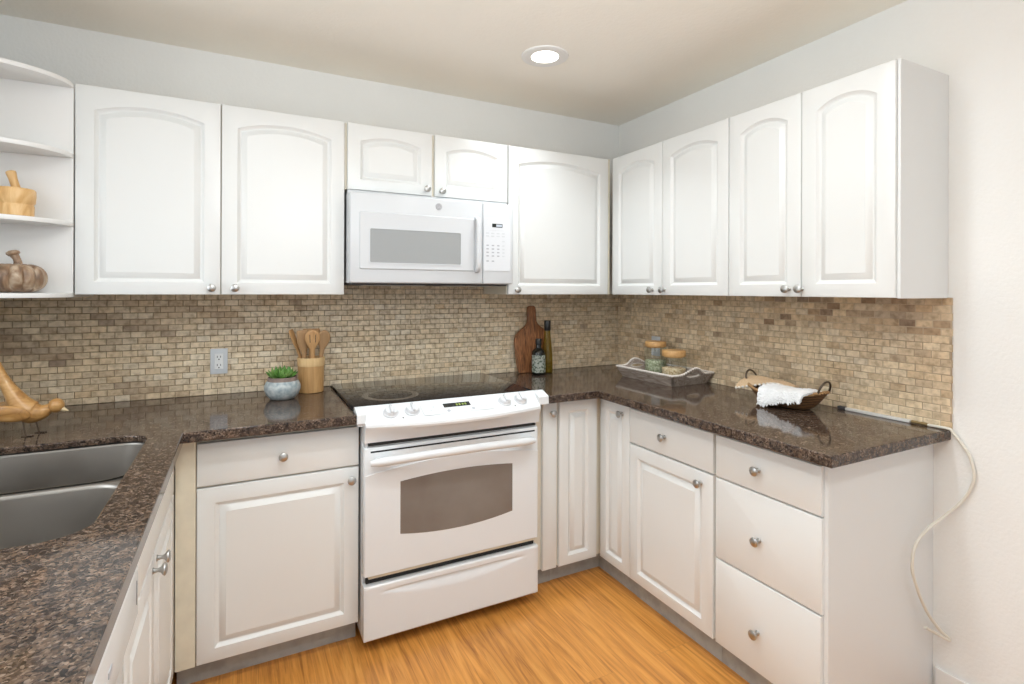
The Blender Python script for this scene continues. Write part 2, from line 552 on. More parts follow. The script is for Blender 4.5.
def tube(bm, pts, rad, n=8, cap=True):
    """pts: centre line; rad: number, list, or list of (side, up) radii"""
    pts = [Vector(p) for p in pts]
    N = len(pts)
    rings = []
    prev = None
    for i, p in enumerate(pts):
        d = (pts[min(i + 1, N - 1)] - pts[max(i - 1, 0)]).normalized()
        ref = Vector((0, 0, 1)) if abs(d.z) < 0.95 else Vector((0, 1, 0))
        s = d.cross(ref).normalized() if prev is None else (prev - d * prev.dot(d)).normalized()
        prev = s
        u = s.cross(d).normalized()
        r = rad[i] if isinstance(rad, (list, tuple)) else rad
        ra, rb = r if isinstance(r, tuple) else (r, r)
        rings.append([bm.verts.new(p + s * ra * cos(2 * pi * k / n) + u * rb * sin(2 * pi * k / n)) for k in range(n)])
    for a, b in zip(rings, rings[1:]):
        for k in range(n):
            bm.faces.new((a[k], b[k], b[(k + 1) % n], a[(k + 1) % n]))
    if cap:
        bm.faces.new(rings[0])
        bm.faces.new(rings[-1])
    return bm

def loft(bm, loops, cap0=True, cap1=True, closed=True):
    R = [[bm.verts.new(p) for p in L] for L in loops]
    n = len(R[0])
    for a, b in zip(R, R[1:]):
        for i in range(n if closed else n - 1):
            j = (i + 1) % n
            bm.faces.new((a[i], a[j], b[j], b[i]))
    if cap0:
        bm.faces.new(R[0])
    if cap1:
        bm.faces.new(R[-1])
    return bm

def offset_poly(pts, d):
    """inward offset of a CCW polygon (mitred)"""
    n = len(pts)
    out = []
    for i in range(n):
        p0, p1, p2 = Vector(pts[i - 1]), Vector(pts[i]), Vector(pts[(i + 1) % n])
        a = (p1 - p0).normalized()
        b = (p2 - p1).normalized()
        na, nb = Vector((-a.y, a.x)), Vector((-b.y, b.x))
        m = na + nb
        m = m / max(0.2, (1 + na.dot(nb)))
        out.append(tuple(p1 + m * d))
    return out

def area2(pts):
    return sum(pts[i - 1][0] * pts[i][1] - pts[i][0] * pts[i - 1][1] for i in range(len(pts)))

def slab(bm, outline, z0, z1, hole=None, bev=0.004, hole_z0=None):
    """horizontal slab with eased edges, optional hole"""
    if area2(outline) < 0:
        outline = outline[::-1]
    def loops(pts, sgn, z0=z0):
        i0 = offset_poly(pts, sgn * bev)
        i1 = offset_poly(pts, sgn * bev * 0.3)
        return [[(x, y, z1) for x, y in i0], [(x, y, z1 - bev * 0.3) for x, y in i1], [(x, y, z1 - bev) for x, y in pts],
                [(x, y, z0 + bev) for x, y in pts], [(x, y, z0 + bev * 0.3) for x, y in i1], [(x, y, z0) for x, y in i0]]
    sets = [loops(outline, 1)]
    if hole:
        if area2(hole) < 0:
            hole = hole[::-1]
        sets.append(loops(hole, -1, hole_z0 if hole_z0 else z0))
        if hole_z0:      # built-up front edge, thinner stone inside
            rim = offset_poly(outline, 0.040)
            sets[0] += [[(x, y, z0) for x, y in rim], [(x, y, hole_z0) for x, y in rim]]
    tops, bots = [], []
    for L in sets:
        R = [[bm.verts.new(p) for p in l] for l in L]
        n = len(R[0])
        for a, b in zip(R, R[1:]):
            for i in range(n):
                j = (i + 1) % n
                bm.faces.new((a[i], a[j], b[j], b[i]))
        tops.append(R[0])
        bots.append(R[-1])
    for S in (tops, bots):
        if len(S) == 1:
            bm.faces.new(S[0])
        else:
            ed = []
            for R in S:
                for i in range(len(R)):
                    e = bm.edges.get((R[i - 1], R[i])) or bm.edges.new((R[i - 1], R[i]))
                    ed.append(e)
            bmesh.ops.triangle_fill(bm, use_beauty=True, use_dissolve=False, edges=ed)
    return bm

def rrect(x0, x1, y0, y1, r, k=6):
    out = []
    for cx, cy, a0 in ((x1 - r, y1 - r, 0), (x0 + r, y1 - r, 90), (x0 + r, y0 + r, 180), (x1 - r, y0 + r, 270)):
        for i in range(k + 1):
            a = radians(a0 + 90 * i / k)
            out.append((cx + r * cos(a), cy + r * sin(a)))
    return out

def extrude_xz(bm, pts, y0, y1, bev=0.0):
    """polygon in x,z given thickness from y0 (front) to y1"""
    if area2(pts) < 0:
        pts = pts[::-1]
    if bev:
        i0 = offset_poly(pts, bev)
        L = [[(x, y1, z) for x, z in i0], [(x, y1 - bev, z) for x, z in pts], [(x, y0 + bev, z) for x, z in pts], [(x, y0, z) for x, z in i0]]
    else:
        L = [[(x, y1, z) for x, z in pts], [(x, y0, z) for x, z in pts]]
    return loft(bm, L)

# ------------------------------------------------------------------ cabinet parts
def panel_door(x0, x1, z0, z1, yf, t=0.019, frame=0.058, rise=0.0, topf=None, raised=True):
    """moulded door: rounded slab edge, routed groove and raised centre panel, optionally arched at the top"""
    w, h = x1 - x0, z1 - z0
    topf = frame if topf is None else topf
    NA = 14
    def loop(ins, depth, arched, bot=None, top=None):
        bot = ins if bot is None else bot
        top = ins if top is None else top
        pts = [(ins, bot), (w - ins, bot)]
        rr = rise * (w - 2 * ins) / max(1e-6, (w - 2 * frame)) if arched else 0.0
        c = w - 2 * ins
        for i in range(NA + 1):
            f = i / NA
            x = w - ins - c * f
            if rr > 0:
                R = (c * c / 4 + rr * rr) / (2 * rr)
                dx = x - w / 2
                z = h - top - R + sqrt(max(0, R * R - dx * dx))
            else:
                z = h - top
            pts.append((x, z))
        return [(x0 + x, yf + depth, z0 + z) for x, z in pts]
    e = 0.0035
    L = [loop(0.0, t, False), loop(0.0, e, False), loop(e * 0.3, e * 0.3, False), loop(e, 0.0, False)]
    if raised:
        A = rise > 0
        d = topf - frame
        for ins, dep in ((frame, 0.0), (frame + 0.0015, 0.0022), (frame + 0.011, 0.0098), (frame + 0.015, 0.0100), (frame + 0.0165, 0.0080), (frame + 0.034, 0.0018), (frame + 0.0355, 0.0004)):
            L.append(loop(ins, dep, A, bot=ins - 0.008, top=ins + d))
    bm = B()
    loft(bm, L)
    return bm

def knob_bm(x, z, yf):
    bm = B()
    lathe(bm, [(0.0085, 0), (0.0085, 0.002), (0.0060, 0.004), (0.0048, 0.012), (0.0070, 0.0180), (0.0140, 0.0225), (0.0162, 0.0255), (0.0155, 0.0285), (0.0105, 0.0315), (0.004, 0.033), (0, 0.0332)],
          18, (x, yf, z), 'Y')
    return bm

def add_front(root, kind, x0, x1, z0, z1, yf, knob=None, **kw):
    if kind == 'door':
        d = link('door', panel_door(x0, x1, z0, z1, yf, **kw), 'door', root, 35)
    else:
        d = link('drawer', panel_door(x0, x1, z0, z1, yf, raised=False), 'door', root, 35)
    if knob:
        link('knob', knob_bm(knob[0], knob[1], yf), 'nickel', d, 40, 'brushed nickel mushroom knob')
    return d

R90 = radians(90)
ZUB, ZUT = 1.3676, 2.1339
YU, XU, YB, XB = -0.3137, -0.3077, -0.6348, -0.6118

# ------------------------------------------------------------------ room shell
bm = B(); box(bm, -3.13, 0.1, -4.6, 0.1, -0.1, 0.0); struct('floor', bm, 'floor')
bm = B(); box(bm, -3.13, 0.1, -4.4, 0.1, H, H + 0.1); struct('ceiling', bm, 'ceiling')
bm = B(); box(bm, -3.13, 0.1, 0.0, 0.1, 0.0, H); struct('wall_back', bm, 'wall')
bm = B(); box(bm, 0.0, 0.1, -4.4, 0.0, 0.0, H); struct('wall_right', bm, 'wall')
bm = B()       # added unseen window over the sink, an opening that admits fill light
WY0, WY1, WZ0, WZ1 = -2.15, -0.66, 1.06, 2.18
for q in ((-4.4, WY0, 0.0, H), (WY1, 0.0, 0.0, H), (WY0, WY1, 0.0, WZ0), (WY0, WY1, WZ1, H)):
    box(bm, -3.13, -3.03, q[0], q[1], q[2], q[3])
struct('wall_left', bm, 'wall')
bm = B()
for q in ((WY0, WY0 + 0.05, WZ0, WZ1), (WY1 - 0.05, WY1, WZ0, WZ1), (WY0 + 0.05, WY1 - 0.05, WZ0, WZ0 + 0.05), (WY0 + 0.05, WY1 - 0.05, WZ1 - 0.05, WZ1), (-1.43, -1.38, WZ0 + 0.05, WZ1 - 0.05)):
    box(bm, -3.10, -3.05, q[0], q[1], q[2], q[3], 0.003)
struct('added_window_1', bm, 'trim')  # frame of the added window, out of view

def baseboard(name, x0, x1, y0, y1):
    bm = B()
    box(bm, x0, x1, y0, y1, 0.0, 0.078, 0.003)
    struct(name, bm, 'trim')
baseboard('baseboard_right', -0.012, -0.0005, -4.4, -1.768)

# tile backsplash: every tumbled tile is modelled in the mesh, over a grout bed
def tile_field(name, axis, ranges, seed, tone_fn, grout_fn, bed=0.0045, G=0.0021):
    rnd = random.Random(seed)
    PW, PH = 0.0540, 0.02668
    bm = B()
    tl = bm.verts.layers.float.new('tone')
    hl = bm.verts.layers.float.new('hue')
    def P(s, d, z):
        return (s, -d, z) if axis == 'x' else (-d, s, z)
    for (s0, s1, z0, z1) in ranges:
        nrow = int(round((z1 - z0) / PH))
        for r in range(nrow):
            za, zb = z0 + r * PH, z0 + (r + 1) * PH
            off = (0.5 * (r % 2)) * PW + rnd.uniform(-.002, .002)
            k0 = int(math.floor((s0 - off) / PW)) - 1
            k1 = int(math.ceil((s1 - off) / PW)) + 1
            for k in range(k0, k1):
                a, b = max(s0, off + k * PW), min(s1, off + (k + 1) * PW)
                if b - a < 0.008:
                    continue
                gx = G * rnd.uniform(0.6, 1.15)
                gz = G * rnd.uniform(0.6, 1.15)
                dep = 0.0075 + rnd.uniform(-0.0008, 0.0006)
                c = 0.0016
                q = [(a + gx / 2, za + gz / 2), (b - gx / 2, za + gz / 2), (b - gx / 2, zb - gz / 2), (a + gx / 2, zb - gz / 2)]
                m = ((a + b) / 2, (za + zb) / 2)
                tone, hue = tone_fn(m[0], m[1], rnd)
                L = []
                for ins, d in ((0, 0.0005), (0, dep - c), (c, dep)):
                    ring = []
                    for (s, z), (sx, sz) in zip(q, ((1, 1), (-1, 1), (-1, -1), (1, -1))):
                        v = bm.verts.new(P(s + sx * ins, d, z + sz * ins))
                        v[tl] = tone
                        v[hl] = hue
                        ring.append(v)
                    L.append(ring)
                for A, C in zip(L, L[1:]):
                    for i in range(4):
                        bm.faces.new((A[i], A[(i + 1) % 4], C[(i + 1) % 4], C[i]))
                bm.faces.new(L[-1])
    o = struct(name, bm, 'tile')
    g = B()
    tl = g.verts.layers.float.new('tone')
    for (s0, s1, z0, z1) in ranges:
        ns, nz = max(2, int((s1 - s0) / 0.05)), max(2, int((z1 - z0) / 0.04))
        grid = []
        for i in range(ns + 1):
            col = []
            for j in range(nz + 1):
                s, z = s0 + (s1 - s0) * i / ns, z0 + (z1 - z0) * j / nz
                v = g.verts.new(P(s, bed, z))
                v[tl] = grout_fn(s, z, rnd)
                col.append(v)
            grid.append(col)
        for i in range(ns):
            for j in range(nz):
                g.faces.new((grid[i][j], grid[i + 1][j], grid[i + 1][j + 1], grid[i][j + 1]))
    gm = link('grout', g, 'grout', o)
    return o

def cl(x, a=0.0, b=1.0):
    return max(a, min(b, x))

def back_tone(x, z, rnd):
    t = 0.62 + rnd.gauss(0, 0.075)
    blot = sin(x * 5.1 + 1.3) * sin(z * 17 + x * 3.0) + 0.5 * sin(x * 13 + z * 29)
    if x < -1.9 and blot > 0.55:
        t -= 0.22
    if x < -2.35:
        t -= 0.14 * cl((-2.35 - x) / 0.3)  # shade beneath the corner shelves painted into the far-left tile tone
    if x > -0.75:
        t = 0.50 + rnd.gauss(0, 0.09)
    if z < 0.95:
        t += 0.10
    return cl(t), cl(0.55 + rnd.gauss(0, 0.2))

def back_grout(x, z, rnd):
    if x > -0.75:
        return cl(0.5 + rnd.gauss(0, .12))
    d = 0.22 + 0.25 * cl(abs(x + 1.4) - 0.35)
    blot = sin(x * 5.1 + 1.3) * sin(z * 17 + x * 3.0)
    if x < -1.9 and blot > 0.4:
        d += 0.2
    return cl(d + rnd.gauss(0, .06))

def right_tone(y, z, rnd):
    t = 0.54 + rnd.gauss(0, 0.08)
    hue = 0.3 + rnd.gauss(0, 0.18)
    if y < -1.02 and z > 1.235:
        t = rnd.choice((0.10, 0.24, 0.32, 0.36, 0.42, 0.46, 0.52, 0.55))
        hue = rnd.choice((0.0, 0.1, 0.3, 0.75))
    elif rnd.random() < 0.08:
        t -= 0.20
    if y < -1.1 and z < 1.235:
        t += 0.03
    if z < 0.95:
        t += 0.08
    return cl(t), cl(hue)

def right_grout(y, z, rnd):
    if y < -1.02 and z > 1.235:
        return cl(1.0 + rnd.gauss(0, .06))
    return cl(0.82 + rnd.gauss(0, .12))

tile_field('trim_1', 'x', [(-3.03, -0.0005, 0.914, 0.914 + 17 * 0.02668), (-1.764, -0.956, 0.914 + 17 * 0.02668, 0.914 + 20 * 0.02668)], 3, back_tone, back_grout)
tile_field('trim_2', 'y', [(-1.8145, -0.008, 0.914, 0.914 + 17 * 0.02668)], 5, right_tone, right_grout, 0.0064, 0.0016)

# ------------------------------------------------------------------ ceiling lights
def ceiling_light(x, y, label, power=LAMP_POWER, spread=160):
    t = thing('ceiling_light', label, 'ceiling light', (x, y, H), group='recessed ceiling lights')
    bm = B()
    lathe(bm, [(0.062, -0.0045), (0.066, -0.004), (0.082, -0.0075), (0.098, -0.008), (0.106, -0.0055), (0.108, 0.0)], 48, close=False)
    link('trim_ring', bm, 'trim', t, 40)
    bm = B()
    lathe(bm, [(0, -0.0052), (0.04, -0.0050), (0.064, -0.0042), (0.066, -0.001)], 40, close=False)
    link('lens', bm, 'lens', t, 60)
    ld = bpy.data.lights.new('bulb', 'AREA')
    ld.shape = 'DISK'
    ld.size = 0.12
    ld.energy = power
    ld.color = (0.87, 0.95, 1.0)
    ld.spread = radians(spread)
    lo = bpy.data.objects.new('bulb', ld)
    COL.objects.link(lo)
    lo.parent = t
    lo.location = (0, 0, -0.012)
lamp_labels = ['white round recessed ceiling light shining in front of the corner wall cabinets',
               'added unseen recessed fill light above the floor beside the drawer cabinet',
               'added unseen recessed fill light above the floor beside the sink counter',
               'added unseen recessed fill light at the open end of the room near the right wall',
               'added unseen recessed fill light at the open end of the room near the left wall']
for i, ((lx, ly), ll) in enumerate(zip(LAMP_SPOTS, lamp_labels)):
    ceiling_light(lx, ly, ll, *((3.6, 110) if i == 0 else (LAMP_POWER, 160)))

# ------------------------------------------------------------------ wall cabinets
def wall_cabinet(label, loc, rotz, w, d, z0, z1, doors, end_panel=None):
    """local frame: x along the wall from the root, -y out of the wall"""
    t = thing('wall_cabinet', label, 'cabinet', (loc[0], loc[1], z0), rotz, 'white arched-door wall cabinets')
    h = z1 - z0
    bm = B()
    box(bm, 0.0005, w - 0.0005, -(d - 0.0195), -0.0005, 0.0, h, 0.001)
    link('body', bm, 'body', t)
    if end_panel:
        bm = B(); box(bm, w, w + end_panel, -(d - 0.010), -0.0005, -0.002, h + 0.002, 0.002)
        link('end_panel', bm, 'side', t)
    for (a, b, kx, kz, rise, topf, frame) in doors:
        add_front(t, 'door', a, b, 0.0, h, -d, (kx, kz), rise=rise, topf=topf, frame=frame)
    return t

def wall_cab_w(label, x0, x1, doors, z0=ZUB, z1=ZUT):
    ds = [(a - x0, b - x0, kx - x0, kz - z0, r, tf, fr) for a, b, kx, kz, r, tf, fr in doors]
    return wall_cabinet(label, (x0, 0), 0, x1 - x0, -YU, z0, z1, ds)

wall_cab_w('wide white two-door wall cabinet between the corner shelves and the microwave', -2.7155, -1.7665,
           [(-2.7125, -2.2495, -2.279, 1.394, 0.032, 0.056, 0.056), (-2.2455, -1.7680, -2.197, 1.394, 0.032, 0.056, 0.056)])
wall_cab_w('short white two-door wall cabinet directly above the microwave', -1.7655, -0.957,
           [(-1.7550, -1.3640, -1.3935, 1.866, 0.026, 0.050, 0.056), (-1.3490, -0.9600, -1.318, 1.862, 0.026, 0.050, 0.056)], z0=1.838)
wall_cab_w('single-door white wall cabinet in the corner, right of the microwave', -0.956, -0.3085,
           [(-0.9535, -0.3225, -0.909, 1.392, 0.034, 0.056, 0.056)])
tc_ = bpy.data.objects['wall_cabinet.002']
bm = B(); box(bm, -0.3222 + 0.956, -0.3090 + 0.956, -0.3110, -0.2950, 0.0, ZUT - ZUB, 0.001)
link('filler_strip', bm, 'filler', tc_, label='cream filler strip in the inside corner')

def wall_cab_r(label, y0, y1, doors, end_panel=None):
    ds = [(-(a) + y0, -(b) + y0, -kx + y0, kz - ZUB, r, tf, fr) for a, b, kx, kz, r, tf, fr in doors]
    return wall_cabinet(label, (0, y0), -R90, y0 - y1, -XU, ZUB, ZUT, ds, end_panel)

wall_cab_r('white two-door wall cabinet on the right wall, the one next to the corner', -0.3145, -1.1355,
           [(-0.3330, -0.7295, -0.6640, 1.394, 0.032, 0.056, 0.056), (-0.7325, -1.1330, -0.7480, 1.394, 0.032, 0.056, 0.056)])
wall_cab_r('white two-door wall cabinet on the right wall with exposed end panel, nearest the bare wall', -1.1358, -1.7900,
           [(-1.1380, -1.4670, -1.4190, 1.397, 0.034, 0.056, 0.056), (-1.4700, -1.7890, -1.4720, 1.397, 0.034, 0.056, 0.056)], 0.010)

# ------------------------------------------------------------------ corner shelves (left)
sh = thing('corner_shelf_unit', 'white open corner shelf unit with four curved shelves left of the wall cabinets', 'shelf', (-3.03, 0, 1.3577))
def shelf_bm(z, t=0.016, back=-0.3125):
    pts = [(0.0005, back), (0.0005, -0.515)]
    for i in range(1, 13):
        a = radians(90 * i / 12)
        pts.append((0.313 * sin(a), -0.3135 - 0.2015 * cos(a)))
    pts.append((0.313, back))
    if back < -0.1:
        pts.pop()
        pts.append((0.309, back))
    bm = B()
    slab(bm, pts, z - t, z, bev=0.0015)
    return bm
for k, zt in enumerate((1.3735, 1.6290, 1.8765, 2.1305)):
    link('shelf', shelf_bm(zt - 1.3577, back=-0.0085 if k == 0 else -0.3125), 'trim', sh, 30)
bm = B(); box(bm, 0.0005, 0.313, -0.3124, -0.3000, 0.0162, 0.774); link('back_panel', bm, 'trim', sh)

# ------------------------------------------------------------------ counters
ZC, TC = 0.914, 0.036
sink_hole = rrect(-2.885, -2.440, -1.462, -0.653, 0.078, 8)
bm = B()
slab(bm, [(-3.0285, -0.0015), (-3.0285, -2.12), (-2.343, -2.12), (-2.343, -0.6956), (-1.783, -0.6956), (-1.783, -0.0015)], ZC - TC, ZC, sink_hole, 0.004, ZC - 0.021)
o = link('countertop', bm, 'granite')
tag(o, 'speckled brown granite countertop left of the range with the sink cut into it', 'countertop')
bm = B()
slab(bm, [(-0.985, -0.0015), (-0.985, -0.6956), (-0.6643, -0.6956), (-0.6643, -1.809), (-0.0015, -1.809), (-0.0015, -0.0015)], ZC - TC, ZC, None, 0.004)
o = link('countertop', bm, 'granite')
tag(o, 'speckled brown granite countertop right of the range, turning along the right wall', 'countertop')

bm = B()
slab(bm, [(-1.7820, -0.0015), (-1.7820, -0.0445), (-0.9860, -0.0445), (-0.9860, -0.0015)], ZC - TC, ZC, None, 0.002)
o = link('countertop_strip', bm, 'granite')
tag(o, 'narrow brown granite strip between the glass cooktop and the tile', 'countertop')

# ------------------------------------------------------------------ sink
sk = thing('kitchen_sink', 'stainless steel undermount double bowl sink in the left granite counter', 'sink', (-2.663, -1.055, 0.680))
def bowl(y0, y1, r):
    bm = B()
    X0, X1 = -2.895 + 2.663, -2.430 + 2.663
    a, b = y0 + 1.055, y1 + 1.055
    zt = ZC - 0.0215 - 0.680
    L = []
    for ins, z, rr in ((-0.007, zt, r + 0.006), (-0.002, zt, r), (0.0025, zt - 0.0035, r), (0.004, zt - 0.010, r), (0.010, 0.055, r * 0.95), (0.016, 0.022, r * 0.9), (0.032, 0.006, r * 0.85), (0.055, 0.002, r * 0.7)):
        L.append([(x, y, z) for x, y in rrect(X0 + ins, X1 - ins, a + ins, b - ins, rr, 8)])
    loft(bm, L, cap0=False, cap1=True)
    return bm
def drain(y):
    bm = B()
    lathe(bm, [(0.057, 0.0022), (0.055, 0.0045), (0.045, 0.0045), (0.04, 0.0028), (0.015, 0.0026), (0.013, 0.009), (0.0, 0.010)], 28, (0.0, y + 1.055, 0), close=False)
    return bm
for y0, y1 in ((-1.040, -0.643), (-1.472, -1.070)):
    bw = link('basin', bowl(y0, y1, 0.085), 'steel', sk, 50, recalc=False)
    link('drain', drain((y0 + y1) / 2), 'nickel', bw, 40)
bm = B()
box(bm, -0.215, 0.215, -0.0185, 0.0185, 0.190, 0.2095, 0.007, 3)
for sg in (1, -1):      # rounded saddle webs closing the corners between the bowls
    r_, xe = 0.085, (0.2335 if sg > 0 else -0.2325)
    web = []
    for i in range(9):
        a = radians(270 + 90 * i / 8)
        web.append((xe - sg * r_ + sg * r_ * cos(a), 0.016 + r_ + r_ * sin(a)))
    for i in range(9):
        a = radians(90 * i / 8)
        web.append((xe - sg * r_ + sg * r_ * cos(a), -0.016 - r_ + r_ * sin(a)))
    slab(bm, web, 0.2030, 0.2085, None, 0.0008)
link('divider', bm, 'steel', sk, 40)

# ------------------------------------------------------------------ base cabinets
ZB0, ZB1 = 0.094, 0.877
def base_cabinet(label, loc, rotz, w, d, fronts, toe=True, toe_back=0.066, name='base_cabinet', hollow=False):
    """fronts: (kind, x0, x1, z0, z1, knob or None, kw)"""
    t = thing(name, label, 'cabinet', (loc[0], loc[1], 0), rotz, 'white base cabinets')
    bm = B()
    if hollow:      # open topped carcass, so that a sink can hang in it
        f = -(d - 0.0195)
        for q in ((0.0005, w - 0.0005, f, -0.001, ZB0, ZB0 + 0.018), (0.0005, 0.0125, f, -0.001, ZB0 + 0.018, ZB1), (w - 0.0185, w - 0.0005, f, -0.001, ZB0 + 0.018, ZB1),
                  (0.0125, w - 0.0185, -0.010, -0.001, ZB0 + 0.018, ZB1), (0.0125, w - 0.0185, f, f + 0.018, ZB0 + 0.018, ZB1)):
            box(bm, *q)
    else:
        box(bm, 0.0005, w - 0.0005, -(d - 0.0195), -0.001, ZB0, ZB1, 0.001)
    link('body', bm, 'body', t)
    if toe:
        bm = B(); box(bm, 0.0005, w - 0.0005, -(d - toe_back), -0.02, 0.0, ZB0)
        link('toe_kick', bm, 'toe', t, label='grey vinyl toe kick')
    for kind, a, b, z0, z1, k, kw in fronts:
        add_front(t, kind, a, b, z0, z1, -d, k, **kw)
    return t

# left of the range
x0 = -2.3715
XE = -1.7625
t = base_cabinet('white base cabinet left of the range with one drawer above one door', (x0, 0), 0, XE - x0, -YB, [
    ('drawer', -2.3085 - x0, XE - 0.002 - x0, 0.7075, 0.8560, (-2.0364 - x0, 0.781), {}),
    ('door', -2.3085 - x0, XE - 0.002 - x0, ZB0, 0.7000, (-1.7945 - x0, 0.656), {'frame': 0.054})])
bm = B(); box(bm, -0.0005, 0.060, -0.6340, -0.6155, ZB0 - 0.002, ZB1, 0.002)
link('filler_strip', bm, 'filler', t, label='cream filler strip in the inside corner')

# left run: sink cabinet and dishwasher, fronts facing +x
PX = -2.3735
def pen(y):          # local x on the left run
    return y + 1.497
t = base_cabinet('white sink base cabinet under the left counter with two doors and paired knobs', (-3.03, -1.497), R90, 1.477, PX + 3.03, [
    ('drawer', pen(-1.494), pen(-0.640), 0.7075, 0.8560, None, {}),
    ('door', pen(-1.494), pen(-1.0935), ZB0, 0.7000, (pen(-1.129), 0.670), {'frame': 0.054}),
    ('door', pen(-1.0905), pen(-0.640), ZB0, 0.7000, (pen(-1.055), 0.670), {'frame': 0.054})], hollow=True)

dw = thing('dishwasher', 'white dishwasher at the near end of the left counter, beside the sink cabinet', 'dishwasher', (-3.03, -2.101, 0), R90)
D = PX + 3.03 - 0.006
bm = B(); box(bm, 0.003, 0.598, -(D - 0.03), -0.05, 0.10, 0.872, 0.002); link('body', bm, 'appliance', dw)
bm = B(); box(bm, 0.004, 0.597, -(D + 0.006), -(D - 0.03), 0.105, 0.752, 0.006); link('door', bm, 'appliance', dw, 40)
bm = B(); box(bm, 0.004, 0.597, -(D + 0.030), -(D - 0.03), 0.758, 0.863, 0.010, 4); cp = link('control_panel', bm, 'appliance', dw, 40)
for i in range(7):
    bm = B(); box(bm, 0.06 + i * 0.045, 0.085 + i * 0.045, -(D + 0.0312), -(D + 0.029), 0.805, 0.815, 0.0008); link('button', bm, 'key', cp, label='grey printed button')
bm = B(); box(bm, 0.570, 0.573, -(D + 0.0306), -(D + 0.029), 0.790, 0.835); link('latch_slot', bm, 'darkgrey', cp)
bm = B(); box(bm, 0.003, 0.598, -(D - 0.06), -0.06, 0.0, 0.10); link('kick_plate', bm, 'toe', dw)

# right of the range: narrow pull-out, folding corner doors
x0 = -0.9850
base_cabinet('narrow white pull-out base cabinet squeezed between range and corner cabinet', (x0, 0), 0, -0.8530 - x0, -YB, [
    ('door', -0.9340 - x0, -0.8590 - x0, ZB0, 0.8670, (-0.8885 - x0, 0.820), {'raised': False})])

cc = thing('corner_base_cabinet', 'white corner base cabinet with two folding doors meeting at a right angle', 'cabinet', (0, 0, 0), 0, 'white base cabinets')
bm = B()
slab(bm, [(-0.8525, -0.001), (-0.8525, YB + 0.0195), (XB + 0.0195, YB + 0.0195), (XB + 0.0195, -0.8545), (-0.001, -0.8545), (-0.001, -0.001)], ZB0, ZB1, None, 0.001)
link('body', bm, 'body', cc)
bm = B()
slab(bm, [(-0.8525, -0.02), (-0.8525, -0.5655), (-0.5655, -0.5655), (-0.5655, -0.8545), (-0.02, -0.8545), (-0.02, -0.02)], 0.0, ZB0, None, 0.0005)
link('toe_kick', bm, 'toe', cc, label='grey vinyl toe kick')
add_front(cc, 'door', -0.8450, -0.6300, ZB0, 0.8690, YB, None, frame=0.050)
d2 = panel_door(0.0, 0.2190, ZB0, 0.8690, 0.0, frame=0.050)
for v in d2.verts:
    x, y, z = v.co
    v.co = (XB + y, -0.6355 - x, z)
d2o = link('door', d2, 'door', cc, 35)
kb = knob_bm(0, 0, 0)
for v in kb.verts:
    x, y, z = v.co
    v.co = (XB + y, -0.8060 - x, 0.823 + z)
link('knob', kb, 'nickel', d2o, 40, 'brushed nickel mushroom knob')

# right wall run
y0 = -0.8550
def rr_(y):
    return y0 - y
base_cabinet('white base cabinet on the right wall with one drawer above one door', (0, y0), -R90, rr_(-1.3370), -XB, [
    ('drawer', rr_(-0.8570), rr_(-1.3310), 0.7075, 0.8590, (rr_(-1.079), 0.783), {}),
    ('door', rr_(-0.8570), rr_(-1.3310), ZB0, 0.7000, (rr_(-1.274), 0.657), {'frame': 0.054})], toe_back=0.044)
y0 = -1.3375
t = base_cabinet('white three-drawer base cabinet at the end of the right wall run', (0, y0), -R90, rr_(-1.7440), -XB, [
    ('drawer', rr_(-1.3435), rr_(-1.7440), 0.7055, 0.8580, (rr_(-1.526), 0.781), {}),
    ('drawer', rr_(-1.3435), rr_(-1.7460), 0.4085, 0.7000, (rr_(-1.529), 0.544), {}),
    ('drawer', rr_(-1.3435), rr_(-1.7440), ZB0, 0.4025, (rr_(-1.524), 0.229), {})], toe_back=0.044)
bm = B(); box(bm, rr_(-1.7440), rr_(-1.7580), -0.5980, -0.0005, 0.0005, ZB1, 0.0015)
link('end_panel', bm, 'side', t, label='plain white side panel')

# ------------------------------------------------------------------ range
RX = -1.376
rg = thing('range', 'white slide-in electric range with black glass cooktop between the granite counters', 'range', (RX, 0, 0))
def rx(x):
    return x - RX
bm = B(); box(bm, rx(-1.7565), rx(-0.9995), -0.655, -0.054, 0.045, 0.908, 0.002); link('body', bm, 'appliance', rg)
bm = B(); box(bm, rx(-1.735), rx(-1.015), -0.60, -0.06, 0.0, 0.045); link('base', bm, 'black', rg, label='dark recessed base')
bm = B(); box(bm, rx(-1.784), rx(-0.975), -0.652, -0.046, 0.9150, 0.9300, 0.003, 2); ct = link('cooktop', bm, 'glassblack', rg, 40, 'black ceramic glass cooktop')
for cx, cy, r0, r1 in ((-1.592, -0.44, 0.094, 0.122),):
    bm = B(); lathe(bm, [(r0, 0.9301), (r0, 0.9304), (r1, 0.9304), (r1, 0.9301)], 56, (rx(cx), cy, 0), close=False)
    link('burner_ring', bm, 'ring' if cx < -1.5 and cy < -0.4 else 'faintring', ct)

